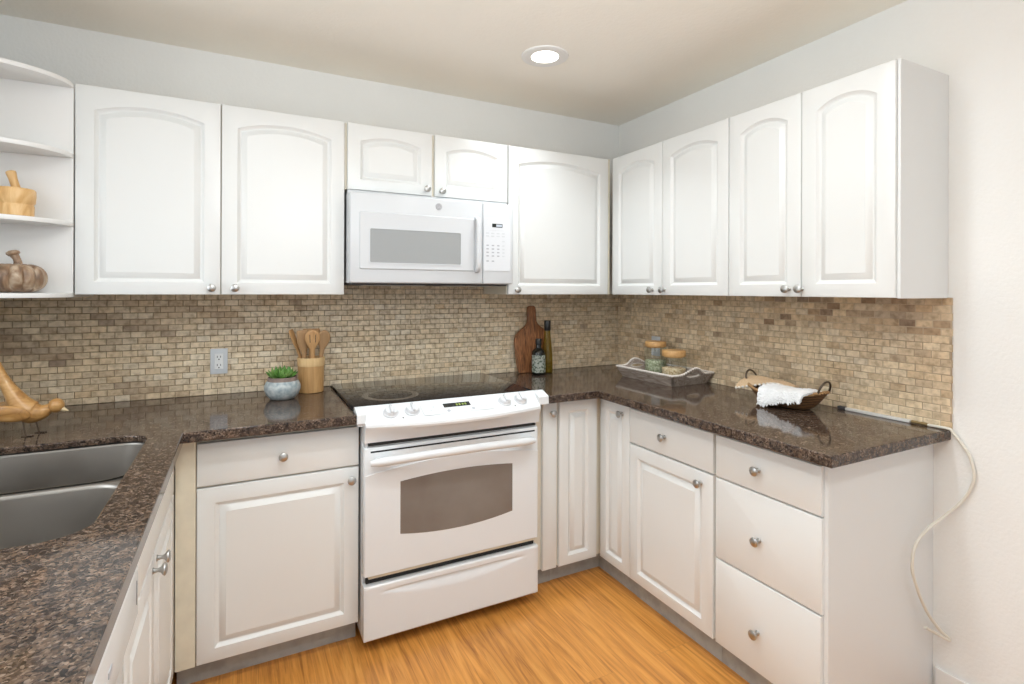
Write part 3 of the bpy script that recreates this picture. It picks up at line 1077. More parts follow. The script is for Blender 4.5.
# bow-fronted control panel
def bow(f):
    return 0.058 * (1 - (2 * f - 1) ** 2)
bm = B()
NS = 24
loops = []
for i in range(NS + 1):
    f = i / NS
    x = rx(-1.756) + f * (1.756 - 0.996)
    b_ = bow(f)
    loops.append([(x, -0.640, 0.905), (x, -0.645, 0.9345), (x, -0.652, 0.9365), (x, -0.712 - b_, 0.8850), (x, -0.719 - b_, 0.8785), (x, -0.721 - b_, 0.8690), (x, -0.717 - b_, 0.8600),
                  (x, -0.708 - b_ * 0.55, 0.8420), (x, -0.702 - b_ * 0.1, 0.8050), (x, -0.640, 0.8050)])
loft(bm, loops)
for xa, xb in ((-1.7850, -1.7540), (-0.9985, -0.9480)):   # flanges lapping over the counter edges
    for pts in ([(-0.640, 0.9150), (-0.640, 0.9345), (-0.652, 0.9365), (-0.704, 0.9180), (-0.7065, 0.9150)],
                [(-0.6975, 0.9150), (-0.7065, 0.9150), (-0.7090, 0.8830), (-0.7065, 0.8800), (-0.6975, 0.8800)]):
        loft(bm, [[(rx(xa), y, z) for y, z in pts], [(rx(xb), y, z) for y, z in pts]])
    fa, fb = (-1.7810, -1.7540) if xa < -1.5 else (-0.9985, -0.9870)
    box(bm, rx(fa), rx(fb), -0.6980, -0.6500, 0.8700, 0.9155)
cpn = link('control_panel', bm, 'appliance', rg, 32)
def on_panel(x, s):
    """point on the sloping face, s = 0 at the back edge, 1 at the front edge"""
    f = (x + 1.756) / 0.76
    ya, yb = -0.652, -0.712 - bow(f)
    return Vector((rx(x), ya + (yb - ya) * s, 0.9365 + (0.8850 - 0.9365) * s))
def panel_frame(x, s):
    p = on_panel(x, s)
    d = (on_panel(x, 1) - on_panel(x, 0)).normalized()
    nrm = Vector((1, 0, 0)).cross(d)
    if nrm.z < 0:
        nrm = -nrm
    m = Matrix((Vector((1, 0, 0)), -d, nrm)).transposed().to_4x4()
    m.translation = p
    return m
for kx in (-1.655, -1.572, -1.165, -1.085):
    k = B()
    lathe(k, [(0.030, 0.0), (0.030, 0.003), (0.026, 0.006), (0.024, 0.016), (0.022, 0.0185), (0, 0.019)], 28)
    box(k, -0.006, 0.006, -0.023, 0.023, 0.016, 0.028, 0.004, 3)
    bm = B(); merge(bm, k, panel_frame(kx, 0.50)); kn = link('knob', bm, 'knobgrey', cpn, 35)
    k = B(); box(k, -0.0012, 0.0012, 0.008, 0.021, 0.0279, 0.0284); bm = B(); merge(bm, k, panel_frame(kx, 0.50)); link('pointer', bm, 'key', kn)
k = B(); box(k, -0.150, 0.150, -0.040, 0.036, 0.0002, 0.0012, 0.0005); bm = B(); merge(bm, k, panel_frame(-1.383, 0.47)); link('keypad', bm, 'appliance', cpn)
k = B(); box(k, -0.058, 0.058, -0.002, 0.024, 0.001, 0.0022, 0.0005); bm = B(); merge(bm, k, panel_frame(-1.383, 0.47)); dsp = link('display', bm, 'display', cpn, label='dark clock display')
seg = plain('green_display_digit', (0.20, 0.26, 0.05), 0.5)
for i, dx in enumerate((-0.004, 0.008, 0.022, 0.034)):
    k = B(); box(k, dx, dx + 0.008, 0.004, 0.017, 0.0021, 0.0026); bm = B(); merge(bm, k, panel_frame(-1.383, 0.47)); link('digit', bm, seg, dsp, label='dim yellow-green digit')
for bx, by in ((-0.10, 0.012), (-0.085, -0.012), (-0.115, -0.012), (0.085, 0.012), (0.105, -0.010), (0.125, 0.012), (0.125, -0.012)):
    k = B(); lathe(k, [(0.005, 0.001), (0.005, 0.0018), (0, 0.0019)], 14, (bx, by, 0)); bm = B(); merge(bm, k, panel_frame(-1.383, 0.47)); link('button', bm, 'plate', cpn)
for bx in (-0.045, 0.062):
    k = B(); lathe(k, [(0.0075, 0.001), (0.0075, 0.002), (0, 0.0022)], 16, (bx, -0.024, 0)); bm = B(); merge(bm, k, panel_frame(-1.383, 0.47)); link('button', bm, 'key', cpn, label='round grey button')
for bx in (-1.615, -1.127):
    k = B(); lathe(k, [(0.0035, 0.0003), (0.0035, 0.0012), (0, 0.0014)], 12); bm = B(); merge(bm, k, panel_frame(bx, 0.82)); link('indicator_light', bm, 'darkgrey', cpn)

# oven door
YD = -0.70
bm = B(); box(bm, rx(-1.750), rx(-1.0025), -0.690, -0.655, 0.786, 0.806); link('vent_rail', bm, 'appliance', rg)
bm = B(); box(bm, rx(-1.742), rx(-1.012), -0.7012, -0.689, 0.7920, 0.8010); link('vent_slot', bm, 'black', rg, label='long black gap under the control panel')
bm = B(); box(bm, rx(-1.7570), rx(-0.9985), YD, -0.6555, 0.292, 0.785, 0.005, 3); od = link('oven_door', bm, 'appliance', rg, 35)
bm = B(); box(bm, rx(-1.733), rx(-1.015), YD - 0.0006, YD + 0.004, 0.7650, 0.7715); link('vent_slot', bm, 'black', od, label='thin black vent line')
def arc_pts(xa, xb, z_end, sag, n=20):
    return [(xa + (xb - xa) * i / n, z_end + sag * (1 - (2 * i / n - 1) ** 2)) for i in range(n + 1)]
# lower face of the door stands slightly proud under a curved ledge
pts = arc_pts(rx(-1.7550), rx(-1.0005), 0.680, 0.034) + [(rx(-1.0005), 0.2945), (rx(-1.7550), 0.2945)]
bm = B(); extrude_xz(bm, pts, YD - 0.004, YD + 0.002, 0.002); link('face_panel', bm, 'appliance', od, 30)
pts = arc_pts(rx(-1.6185), rx(-1.1272), 0.641, 0.014) + arc_pts(rx(-1.1272), rx(-1.6185), 0.4365, -0.022)
bm = B(); extrude_xz(bm, pts, YD - 0.0052, YD - 0.001, 0.0008); link('window', bm, 'ovenglass', od, 30, 'smoked oven door window')
# bowed handle
hp = []
hr = []
NH = 28
for i in range(NH + 1):
    f = i / NH
    q = 1 - (2 * f - 1) ** 2
    hp.append((rx(-1.738) + f * 0.706, -0.728 - 0.034 * q ** 0.8, 0.735 + 0.014 * q))
    e = min(1.0, 0.70 + 5 * min(f, 1 - f))
    hr.append((0.0165 * e, 0.0170 * e))
bm = B(); tube(bm, hp, hr, 14)
for xx in (-1.69, -1.06):
    box(bm, rx(xx) - 0.03, rx(xx) + 0.03, -0.745, -0.699, 0.727, 0.746, 0.006, 3)
link('handle', bm, 'appliance', od, 60, 'white bowed oven handle')
bm = B(); box(bm, rx(-1.745), rx(-1.006), -0.676, -0.66, 0.256, 0.292); link('drawer_gap', bm, 'black', rg, label='dark gap over the drawer')
bm = B(); box(bm, rx(-1.738), rx(-1.006), -0.692, -0.675, 0.279, 0.290, 0.002); link('gasket_rail', bm, 'filler', rg, label='tan rail below the oven door')
# storage drawer with a scooped finger recess
bm = B()
NX, NZ = 64, 40
xa, xb, za, zb = rx(-1.7570), rx(-0.9970), 0.0485, 0.2560
fr = []
for j in range(NZ + 1):
    row = []
    z = za + (zb - za) * j / NZ
    for i in range(NX + 1):
        f = i / NX
        x = xa + (xb - xa) * f
        u = (2 * f - 1) / 0.88
        dep = 0.0
        if abs(u) < 1:
            mid = 0.2290
            top = mid + 0.006 * (1 - u * u)
            bot = mid - 0.045 * (1 - u * u)
            if bot < z < top:
                q = (z - bot) / (top - bot)
                dep = 0.016 * (1 - u * u) ** 0.7 * (q ** 1.3 if q < 0.86 else (1 - q) / 0.14 * 0.86 ** 1.3)
        edge = 0.0
        dx, dz = min(x - xa, xb - x), min(z - za, zb - z)
        if min(dx, dz) < 0.006:
            edge = 0.004 * (1 - min(dx, dz) / 0.006) ** 2
        row.append((x, -0.7035 + dep + edge, z))
    fr.append(row)
V = [[bm.verts.new(p) for p in row] for row in fr]
for j in range(NZ):
    for i in range(NX):
        bm.faces.new((V[j][i], V[j][i + 1], V[j + 1][i + 1], V[j + 1][i]))
rim = V[0] + [r[-1] for r in V[1:]] + V[-1][-2::-1] + [r[0] for r in V[-2:0:-1]]
back = [bm.verts.new((v.co.x, -0.66, v.co.z)) for v in rim]
for i in range(len(rim)):
    j = (i + 1) % len(rim)
    bm.faces.new((rim[i], rim[j], back[j], back[i]))
bm.faces.new(back)
link('storage_drawer', bm, 'appliance', rg, 30, 'white drawer front with scooped grip')

# ------------------------------------------------------------------ microwave
mw = thing('microwave', 'white over-the-range microwave hung below the short wall cabinet', 'microwave', (-1.367, 0, 1.4185))
YM = -0.400
def mx(x):
    return x + 1.376
Z0 = 1.4185
def mz(z):
    return z - Z0
bm = B(); box(bm, mx(-1.7635), mx(-0.9570) - 0.012, -0.310, -0.010, 0.004, mz(1.8365), 0.002); link('body', bm, 'mwplastic', mw)
bm = B(); box(bm, mx(-1.7690), mx(-0.9800), -0.366, -0.3145, 0.0, mz(1.8140), 0.003); link('front_frame', bm, 'mwplastic', mw)
bm = B(); box(bm, mx(-1.7690), mx(-1.1450), YM, -0.3665, 0.0, mz(1.8140), 0.008, 3); dr = link('door', bm, 'mwplastic', mw, 35)
# shallow stepped frame around the door window
def ring_frame(bm, xa, xb, za, zb, xi, xj, zi, zj, yo, yi):
    o_ = [(xa, yo, za), (xb, yo, za), (xb, yo, zb), (xa, yo, zb)]
    i_ = [(xi, yi, zi), (xj, yi, zi), (xj, yi, zj), (xi, yi, zj)]
    loft(bm, [o_, i_], cap0=False, cap1=True)
bm = B()
pl = [(x, z) for x, z in rrect(mx(-1.7295), mx(-1.1900), mz(1.4790), mz(1.7310), 0.008, 4)]
extrude_xz(bm, pl, YM - 0.006, YM + 0.002, 0.004)
link('window_frame', bm, 'mwplastic', dr, 30)
bm = B()
pl = rrect(mx(-1.6870), mx(-1.2580), mz(1.5060), mz(1.6600), 0.007, 4)
extrude_xz(bm, pl, YM - 0.0068, YM, 0.0006)
wd = link('window', bm, 'mwwindow', dr, 30, 'grey speckled microwave window')
bm = B()
o1 = rrect(mx(-1.6890), mx(-1.2560), mz(1.5040), mz(1.6620), 0.009, 4)
i1 = rrect(mx(-1.6840), mx(-1.2610), mz(1.5090), mz(1.6570), 0.006, 4)
loft(bm, [[(x, YM - 0.0055, z) for x, z in o1], [(x, YM - 0.0082, z) for x, z in o1], [(x, YM - 0.0082, z) for x, z in i1], [(x, YM - 0.0066, z) for x, z in i1]], False, False)
link('window_rim', bm, 'plate', wd)
bm = B()
tube(bm, catmull([(mx(-1.178), YM - 0.004, mz(1.735)), (mx(-1.178), YM - 0.024, mz(1.722)), (mx(-1.178), YM - 0.030, mz(1.68)), (mx(-1.178), YM - 0.031, mz(1.60)),
                  (mx(-1.178), YM - 0.030, mz(1.53)), (mx(-1.178), YM - 0.024, mz(1.492)), (mx(-1.178), YM - 0.004, mz(1.480))], 5), [(0.0135, 0.009)] * 31, 12)
link('handle', bm, 'mwplastic', dr, 50, 'white vertical grip handle')
bm = B(); box(bm, mx(-1.1435), mx(-0.9790), YM + 0.001, -0.3665, 0.0, mz(1.8140), 0.008, 3); cpm = link('control_panel', bm, 'mwplastic', mw, 35)
bm = B(); extrude_xz(bm, rrect(mx(-1.1405), mx(-0.9960), mz(1.4830), mz(1.7420), 0.006, 4), YM - 0.0008, YM + 0.002, 0.0006); kp = link('keypad', bm, 'mwkeypad', cpm)
bm = B(); extrude_xz(bm, rrect(mx(-1.0960), mx(-1.0400), mz(1.6960), mz(1.7140), 0.002, 3), YM - 0.0016, YM, 0.0003); dp = link('display', bm, 'display', cpm, label='small dark clock display')
dl = plain('pale_display_digit', (0.50, 0.55, 0.62), 0.4)
bm = B(); box(bm, mx(-1.0740), mx(-1.0430), YM - 0.0020, YM - 0.0015, mz(1.6995), mz(1.7105)); link('digit', bm, dl, dp, label='pale display digits')
for r_, z in enumerate((1.667, 1.653, 1.629, 1.607, 1.590, 1.573, 1.556, 1.531)):
    for c_ in range(4):
        if (r_ == 7 and c_ > 1) or (r_ == 2 and c_ < 3):
            continue
        w_ = 0.010 if r_ < 2 else 0.008
        x = -1.1180 + c_ * 0.0285
        bm = B(); box(bm, mx(x) - w_, mx(x) + w_ * 0.6, YM - 0.0013, YM, mz(z) - 0.003, mz(z) + 0.003, 0.0004)
        link('button', bm, 'plate' if c_ == 3 or r_ < 2 else 'key', cpm)
bm = B(); box(bm, mx(-1.108), mx(-1.035), YM - 0.0011, YM, mz(1.680), mz(1.6815)); link('printed_line', bm, 'plate', cpm)
# round badge with a monogram of two curls
bd = B(); lathe(bd, [(0.0155, 0.0), (0.0155, 0.0012), (0.0148, 0.0018), (0, 0.0018)], 32, (mx(-1.368), YM, mz(1.776)), 'Y')
badge = link('badge', bd, 'badge', dr, 40, 'round silver badge')
bm = B()
cx, cz = mx(-1.368), mz(1.776)
tube(bm, [(cx + 0.0125 * cos(a * pi / 16), YM - 0.0018, cz + 0.0125 * sin(a * pi / 16)) for a in range(33)], 0.0006, 6, cap=False)
tube(bm, catmull([(cx - 0.0015, YM - 0.0019, cz + 0.005), (cx - 0.005, YM - 0.0019, cz + 0.006), (cx - 0.008, YM - 0.0019, cz), (cx - 0.005, YM - 0.0019, cz - 0.006), (cx - 0.001, YM - 0.0019, cz - 0.003), (cx - 0.003, YM - 0.0019, cz), ], 4), 0.0006, 6)
tube(bm, catmull([(cx + 0.007, YM - 0.0019, cz + 0.005), (cx + 0.003, YM - 0.0019, cz + 0.005), (cx + 0.004, YM - 0.0019, cz + 0.001), (cx + 0.001, YM - 0.0019, cz - 0.003), (cx + 0.004, YM - 0.0019, cz - 0.006), (cx + 0.008, YM - 0.0019, cz - 0.003)], 4), 0.0006, 6)
link('monogram', bm, 'mwplastic', badge)
bm = B(); box(bm, mx(-1.7560), mx(-0.9950), -0.360, -0.015, -0.008, 0.0035, 0.002); vt = link('vent_base', bm, 'darkgrey', mw, label='dark grease filter underside')
for i in range(2):
    bm = B(); box(bm, mx(-1.70 + i * 0.40), mx(-1.40 + i * 0.40), -0.30, -0.12, -0.0105, -0.0075, 0.001); link('filter', bm, 'nickel', vt)

# ------------------------------------------------------------------ outlets
def outlet(label, loc, rotz):
    t = thing('wall_outlet', label, 'outlet', loc, rotz)
    bm = B(); box(bm, -0.0345, 0.0345, -0.0055, 0.0, -0.057, 0.057, 0.002, 2); link('face_plate', bm, 'plate', t, 40)
    bm = B(); box(bm, -0.0175, 0.0175, -0.0075, -0.005, -0.0345, 0.0345, 0.001); sk_ = link('receptacle', bm, 'socket', t)
    for z in (0.0185, -0.0185):
        for x, w, h in ((-0.0065, 0.0013, 0.0045), (0.0065, 0.0013, 0.0038)):
            bm = B(); box(bm, x - w, x + w, -0.0080, -0.0070, z + 0.002 - h, z + 0.002 + h); link('slot', bm, 'black', sk_)
        bm = B(); lathe(bm, [(0.0028, 0.0070), (0.0028, 0.0080), (0, 0.0080)], 12, (0, 0, z - 0.0095), 'Y'); link('ground_hole', bm, 'black', sk_)
    return t
outlet('pale grey wall outlet on the tile left of the utensil crock', (-2.2628, -0.0082, 1.0645), 0)
outlet('wall outlet on the right tile, half hidden behind the tall storage jar', (-0.0082, -0.362, 1.066), -R90)

# ------------------------------------------------------------------ things on the corner shelves
mo = thing('mortar', 'round pale wooden mortar bowl standing on the middle corner shelf', 'mortar', (-2.853, -0.400, 1.6292))
bm = B()
lathe(bm, [(0.046, 0.0), (0.0500, 0.003), (0.0510, 0.037), (0.0490, 0.040), (0.0490, 0.042), (0.0535, 0.049), (0.0555, 0.071), (0.0548, 0.089), (0.0515, 0.094), (0.0480, 0.090), (0.044, 0.06), (0.02, 0.040), (0, 0.038)], 40)
link('bowl', bm, 'mango', mo, 50)
ps = thing('pestle', 'wooden pestle leaning inside the mortar on the middle corner shelf', 'pestle', (-2.853, -0.400, 1.6732))
bm = B()
A = Vector((0.014, 0.0, 0.014)); Bv = Vector((-0.012, 0.003, 0.110)); dv = (Bv - A)
prof = [(0.0, 0.010), (0.06, 0.0165), (0.25, 0.0165), (0.45, 0.0120), (0.72, 0.0118), (0.92, 0.0140), (0.97, 0.0135), (1.0, 0.009)]
tube(bm, [A + dv * s for s, r in prof], [r for s, r in prof], 20)
link('shaft', bm, 'mango', ps, 50)

pk = thing('wooden_pumpkin', 'carved brown wooden pumpkin standing on the lowest corner shelf', 'pumpkin ornament', (-2.8475, -0.400, 1.3737))
bm = B()
NA_, NR = 72, 18
rings = []
for j in range(NR + 1):
    v = j / NR
    ph = -pi / 2 + pi * v
    ring = []
    for i in range(NA_):
        a = 2 * pi * i / NA_
        rib = 1 - 0.13 * abs(cos(a * 6)) ** 7
        r = 0.080 * (abs(cos(ph)) ** 0.60) * rib
        z = 0.050 + 0.050 * sin(ph) - (0.014 * cl(1 - r / 0.040) if v > 0.5 else -0.008 * cl(1 - r / 0.040))
        ring.append((r * cos(a), r * sin(a), max(z, 0)))
    rings.append(ring)
loft(bm, rings, False, False)
bmesh.ops.remove_doubles(bm, verts=bm.verts, dist=0.0003)
link('body', bm, 'pumpkin', pk, 60)
bm = B()
tube(bm, catmull([(0.004, 0, 0.078), (0.004, 0, 0.100), (0.000, 0, 0.116), (-0.006, 0, 0.128)], 4), [0.018, 0.0165, 0.0148, 0.0133, 0.012, 0.0112, 0.0108, 0.0106, 0.0106, 0.011, 0.0115, 0.012, 0.0125], 14)
cp_ = B()
lathe(cp_, [(0, -0.008), (0.013, -0.007), (0.0185, -0.001), (0.0175, 0.006), (0.010, 0.010), (0, 0.011)], 20)
merge(bm, cp_, Matrix.Translation((-0.009, 0, 0.133)) @ Matrix.Rotation(radians(-14), 4, 'Y'))
link('stem', bm, 'pumpkin', pk, 60)

# ------------------------------------------------------------------ bird on the left counter
bi = thing('wooden_bird', 'carved wooden bird figurine with wire legs standing behind the sink', 'bird figurine', (-2.795, -0.50, 0.9142))
def bl(x, z, y=-0.50):
    return (x + 2.795, y + 0.50, z - 0.9142)
bm = B()
cl_pts = [bl(-2.895, 1.215), bl(-2.876, 1.170), bl(-2.853, 1.105), bl(-2.829, 1.055), bl(-2.806, 1.012), bl(-2.781, 0.987), bl(-2.757, 0.986), bl(-2.742, 0.992), bl(-2.730, 0.998)]
rads = [(0.010, 0.006), (0.014, 0.011), (0.018, 0.015), (0.026, 0.021), (0.037, 0.031), (0.038, 0.035), (0.028, 0.026), (0.018, 0.018), (0.014, 0.014)]
P_ = catmull(cl_pts, 5)
RC_ = catmull([(a, b, 0) for a, b in rads], 5)
R_ = []
for i in range(len(P_)):
    R_.append(tuple(max(0.005, RC_[i][q]) for q in (0, 1)))
tube(bm, P_, R_, 20)
link('body', bm, 'birdwood', bi, 60)
bm = B()
hc = bl(-2.718, 1.003)
lathe(bm, [(0.0235 * sin(pi * i / 14), -0.0215 * cos(pi * i / 14)) for i in range(15)], 22, hc, 'X')
hd = link('head', bm, 'birdwood', bi, 60)
bm = B()
tube(bm, [bl(-2.708, 0.994), bl(-2.698, 0.988), bl(-2.686, 0.983)], [(0.012, 0.010), (0.0085, 0.0065), (0.0015, 0.0012)], 12)
link('beak', bm, 'beak', hd, 60, 'pale pointed beak')
for sy in (-1, 1):
    bm = B()
    pts = catmull([bl(-2.905, 1.000, -0.50 + sy * 0.030), bl(-2.875, 0.999, -0.50 + sy * 0.040), bl(-2.835, 0.997, -0.50 + sy * 0.049), bl(-2.800, 0.990, -0.50 + sy * 0.047), bl(-2.772, 0.984, -0.50 + sy * 0.040)], 4)
    rr2 = []
    for i in range(len(pts)):
        f = i / (len(pts) - 1)
        e = sqrt(max(0.02, 1 - (2 * f - 1) ** 2)) if f > 0.5 else 0.35 + 0.65 * (f * 2) ** 0.7
        rr2.append((0.008 * e, 0.026 * e))
    tube(bm, pts, rr2, 14)
    link('wing', bm, 'birdwood', bi, 60)
    bm = B()
    fx = -2.793 if sy < 0 else -2.770
    tube(bm, [bl(fx - 0.004, 0.960, -0.50 + sy * 0.015), bl(fx, 0.935, -0.50 + sy * 0.018), bl(fx + 0.004, 0.9165, -0.50 + sy * 0.020)], 0.0021, 7)
    for ta in (-0.55, 0.0, 0.55, pi):
        L_ = 0.020 if ta != pi else 0.012
        tube(bm, [bl(fx + 0.004, 0.9165, -0.50 + sy * 0.020), bl(fx + 0.004 + L_ * cos(ta), 0.9160, -0.50 + sy * 0.020 + L_ * sin(ta))], 0.0016, 6)
    link('leg', bm, 'iron', bi, 40, 'dark wire leg with toes')

# ------------------------------------------------------------------ succulent
su = thing('potted_succulent', 'green succulent in a round blue-grey pot left of the utensil crock', 'potted plant', (-2.013, -0.235, 0.9142))
bm = B()
lathe(bm, [(0.040, 0.0), (0.050, 0.003), (0.065, 0.020), (0.0735, 0.042), (0.0735, 0.058), (0.067, 0.074), (0.0615, 0.0795)], 44)
link('pot', bm, 'pot', su, 50)
bm = B()
lathe(bm, [(0.0590, 0.0790), (0.0610, 0.0800), (0.0590, 0.087), (0.0595, 0.094), (0.0570, 0.096), (0.0545, 0.093), (0.0545, 0.082)], 44, close=False)
link('rim', bm, 'potrim', su, 50, 'unglazed brown clay rim')
bm = B(); lathe(bm, [(0.055, 0.0880), (0.03, 0.091), (0, 0.093)], 24, close=False); link('soil', bm, 'soil', su)
def leaf(bm, base, direction, L, w, curl):
    d = Vector(direction).normalized()
    s = d.cross(Vector((0, 0, 1))).normalized()
    up = s.cross(d)
    pts = []
    rr3 = []
    for i in range(7):
        f = i / 6
        pts.append(Vector(base) + d * L * f + up * curl * f * f)
        e = (0.55 + 0.9 * f - 0.2 * f * f) if f < 0.55 else max(0.04, (1 - f) / 0.45 * 1.0)
        rr3.append((w * e, w * 0.38 * e))
    tube(bm, pts, rr3, 8)
bm = B()
rl = random.Random(4)
for (cx, cy, n, L) in ((-0.028, -0.008, 13, 0.054), (0.020, -0.014, 12, 0.052), (0.002, 0.020, 12, 0.052), (-0.002, -0.030, 9, 0.042), (0.032, 0.018, 8, 0.044)):
    for i in range(n):
        a = 2 * pi * i * 0.382 + rl.random()
        el = radians(20 + 60 * i / n + rl.uniform(-8, 8))
        leaf(bm, (cx, cy, 0.089), (cos(a) * cos(el), sin(a) * cos(el), sin(el)), L * rl.uniform(0.75, 1.1), 0.0115 * rl.uniform(0.85, 1.2), 0.010)
link('leaves', bm, 'leaf', su, 60)

# ------------------------------------------------------------------ utensil crock and utensils
CX, CY = -1.8835, -0.120
cr = thing('utensil_crock', 'cylindrical bamboo utensil crock with a paler rim band left of the range', 'utensil holder', (CX, CY, 0.9142))
bm = B(); lathe(bm, [(0.050, 0.0), (0.055, 0.002), (0.0575, 0.122), (0.051, 0.122), (0.047, 0.006), (0, 0.006)], 44); link('body', bm, 'bamboo', cr, 50)
bm = B(); lathe(bm, [(0.0577, 0.1222), (0.0600, 0.1230), (0.0610, 0.157), (0.0600, 0.161), (0.0550, 0.161), (0.0530, 0.158), (0.0520, 0.1222)], 44, close=False)
link('rim_band', bm, 'bamboolight', cr, 50, 'paler bamboo rim band')
def utensil(name, label, cat, foot, tip, headw, headl, mat, slots=0, flat=0.0055, style='spoon', tilt=0.0):
    """handle runs from foot to the head; the head is a flat paddle facing the room"""
    F, T = Vector(foot), Vector(tip)
    d = (T - F).normalized()
    t = thing(name, label, cat, (CX + F.x, CY + F.y, 0.9142 + F.z))
    s = Vector((1, 0, 0))
    s = (s - d * s.dot(d)).normalized()
    s = (Matrix.Rotation(tilt, 3, d) @ s)
    nrm = s.cross(d).normalized()
    bm = B()
    Lh = (T - F).length - headl
    N = 10
    loops = []
    for i in range(N + 1):
        f = i / N
        w = 0.0085 + 0.002 * f
        loops.append((Lh * f, w, 0.0055, 0))
    for i in range(1, 13):
        f = i / 12
        if style == 'spoon':
            w = headw * (0.30 + 0.70 * sin(min(1, f / 0.62) * pi / 2)) if f < 0.62 else headw * sqrt(max(0.01, 1 - ((f - 0.62) / 0.385) ** 2))
        else:
            w = headw * (0.32 + 0.68 * min(1, f / 0.45) ** 0.8) if f < 0.93 else headw * (0.94 if f < 0.99 else 0.86)
        loops.append((Lh + headl * f, w, flat * (1 if f < 0.97 else 0.6), 0))
    R = []
    for dist, w, h, _ in loops:
        c = d * dist
        R.append([c + s * (w * cos(2 * pi * k / 16)) + nrm * (h * sin(2 * pi * k / 16)) for k in range(16)])
    loft(bm, R)
    link('handle', bm, mat, t, 50)
    for q in range(slots):
        bm = B()
        off = (q - (slots - 1) / 2) * headw * 0.78
        c0, c1 = d * (Lh + headl * 0.36), d * (Lh + headl * 0.76)
        for sg in (1, -1):
            pass
        tube(bm, [c0 + s * off * 0.85 - nrm * 0, c1 + s * off], [(0.0032, flat * 1.06)] * 2, 10)
        link('slot', bm, 'black', t, label='dark slot cut through the head')
    return t
utensil('slotted_spoon', 'slotted wooden spoon at the front of the crock, two dark slots', 'spoon', (0.002, -0.030, 0.010), (0.000, -0.058, 0.292), 0.033, 0.092, 'spoon', 2)
utensil('wooden_spoon', 'plain wooden spoon leaning right in the crock', 'spoon', (0.022, 0.006, 0.010), (0.060, -0.010, 0.285), 0.029, 0.092, 'spoondark')
utensil('wooden_spatula', 'flat wooden spatula left of the slotted spoon in the crock', 'spatula', (-0.020, -0.004, 0.010), (-0.040, -0.016, 0.288), 0.026, 0.105, 'spoondark', style='paddle')
utensil('wooden_spatula', 'narrow wooden spatula leaning far left in the crock', 'spatula', (0.006, 0.016, 0.010), (-0.088, 0.014, 0.290), 0.021, 0.105, 'spoon', style='paddle', tilt=1.0)
utensil('wooden_turner', 'broad wooden turner behind the slotted spoon in the crock', 'turner', (0.004, 0.034, 0.010), (0.006, 0.050, 0.290), 0.040, 0.095, 'spoon', style='paddle')

# ------------------------------------------------------------------ cutting board and bottles
cb = thing('cutting_board', 'dark walnut cutting board with rounded handle leaning on the tile', 'cutting board', (-0.657, -0.058, 0.9142))
half = [(0.094, 0.0), (0.102, 0.006), (0.111, 0.06), (0.117, 0.12), (0.119, 0.19), (0.113, 0.213), (0.092, 0.238), (0.056, 0.262), (0.036, 0.280), (0.029, 0.296), (0.027, 0.33), (0.0275, 0.362), (0.024, 0.378), (0.013, 0.386)]
pts = half + [(-x, z) for x, z in half[::-1]]
bm = B(); extrude_xz(bm, pts, -0.010, 0.010, 0.003)
ang = math.atan2(0.038, 0.386)
for v in bm.verts:
    v.co = Matrix.Rotation(-ang, 3, 'X') @ v.co
zmin = min(v.co.z for v in bm.verts)
for v in bm.verts:
    v.co.z -= zmin
link('board', bm, 'walnut', cb, 30)

db = thing('dark_bottle', 'squat black bottle with a pale leafy label in front of the cutting board', 'bottle', (-0.674, -0.140, 0.9142))
bm = B(); lathe(bm, [(0, 0.002), (0.030, 0.0), (0.037, 0.003), (0.0392, 0.010), (0.0392, 0.118), (0.037, 0.130), (0.028, 0.141), (0.0185, 0.147), (0.0165, 0.152), (0.0160, 0.172), (0, 0.172)], 40); link('body', bm, 'darkglass', db, 50)
bm = B(); lathe(bm, [(0.0175, 0.168), (0.0180, 0.170), (0.0180, 0.200), (0.0165, 0.202), (0, 0.202)], 28, close=False); link('cap', bm, 'cap', db, 50)
bm = B()
n = 24
for j in range(1):
    A_ = [bm.verts.new((0.0396 * cos(a), 0.0396 * sin(a), 0.014)) for a in [radians(-120 - 78 + 156 * i / n + 6) for i in range(n + 1)]]
    C_ = [bm.verts.new((v.co.x, v.co.y, 0.112)) for v in A_]
    for i in range(n):
        bm.faces.new((A_[i], A_[i + 1], C_[i + 1], C_[i]))
bmesh.ops.solidify(bm, geom=list(bm.faces), thickness=0.0003)
lb = link('label', bm, 'label', db, 50, 'pale green leafy paper label')

ob = thing('oil_bottle', 'tall slim olive oil bottle with black cap right of the dark bottle', 'bottle', (-0.596, -0.106, 0.9142))
bm = B(); lathe(bm, [(0, 0.003), (0.024, 0.0), (0.030, 0.003), (0.0315, 0.010), (0.0290, 0.100), (0.0240, 0.170), (0.0185, 0.215), (0.0165, 0.245), (0.0165, 0.248), (0, 0.248)], 36); link('glass', bm, 'oil', ob, 50)
bm = B(); lathe(bm, [(0, 0.006), (0.027, 0.006), (0.0285, 0.012), (0.0283, 0.040), (0.020, 0.048), (0, 0.050)], 30); link('herbs', bm, 'soil', ob, 50, 'dark herbs settled in the oil')
bm = B(); lathe(bm, [(0.0175, 0.244), (0.0190, 0.246), (0.0190, 0.300), (0.0175, 0.3025), (0, 0.3025)], 28, close=False); link('cap', bm, 'cap', ob, 50)

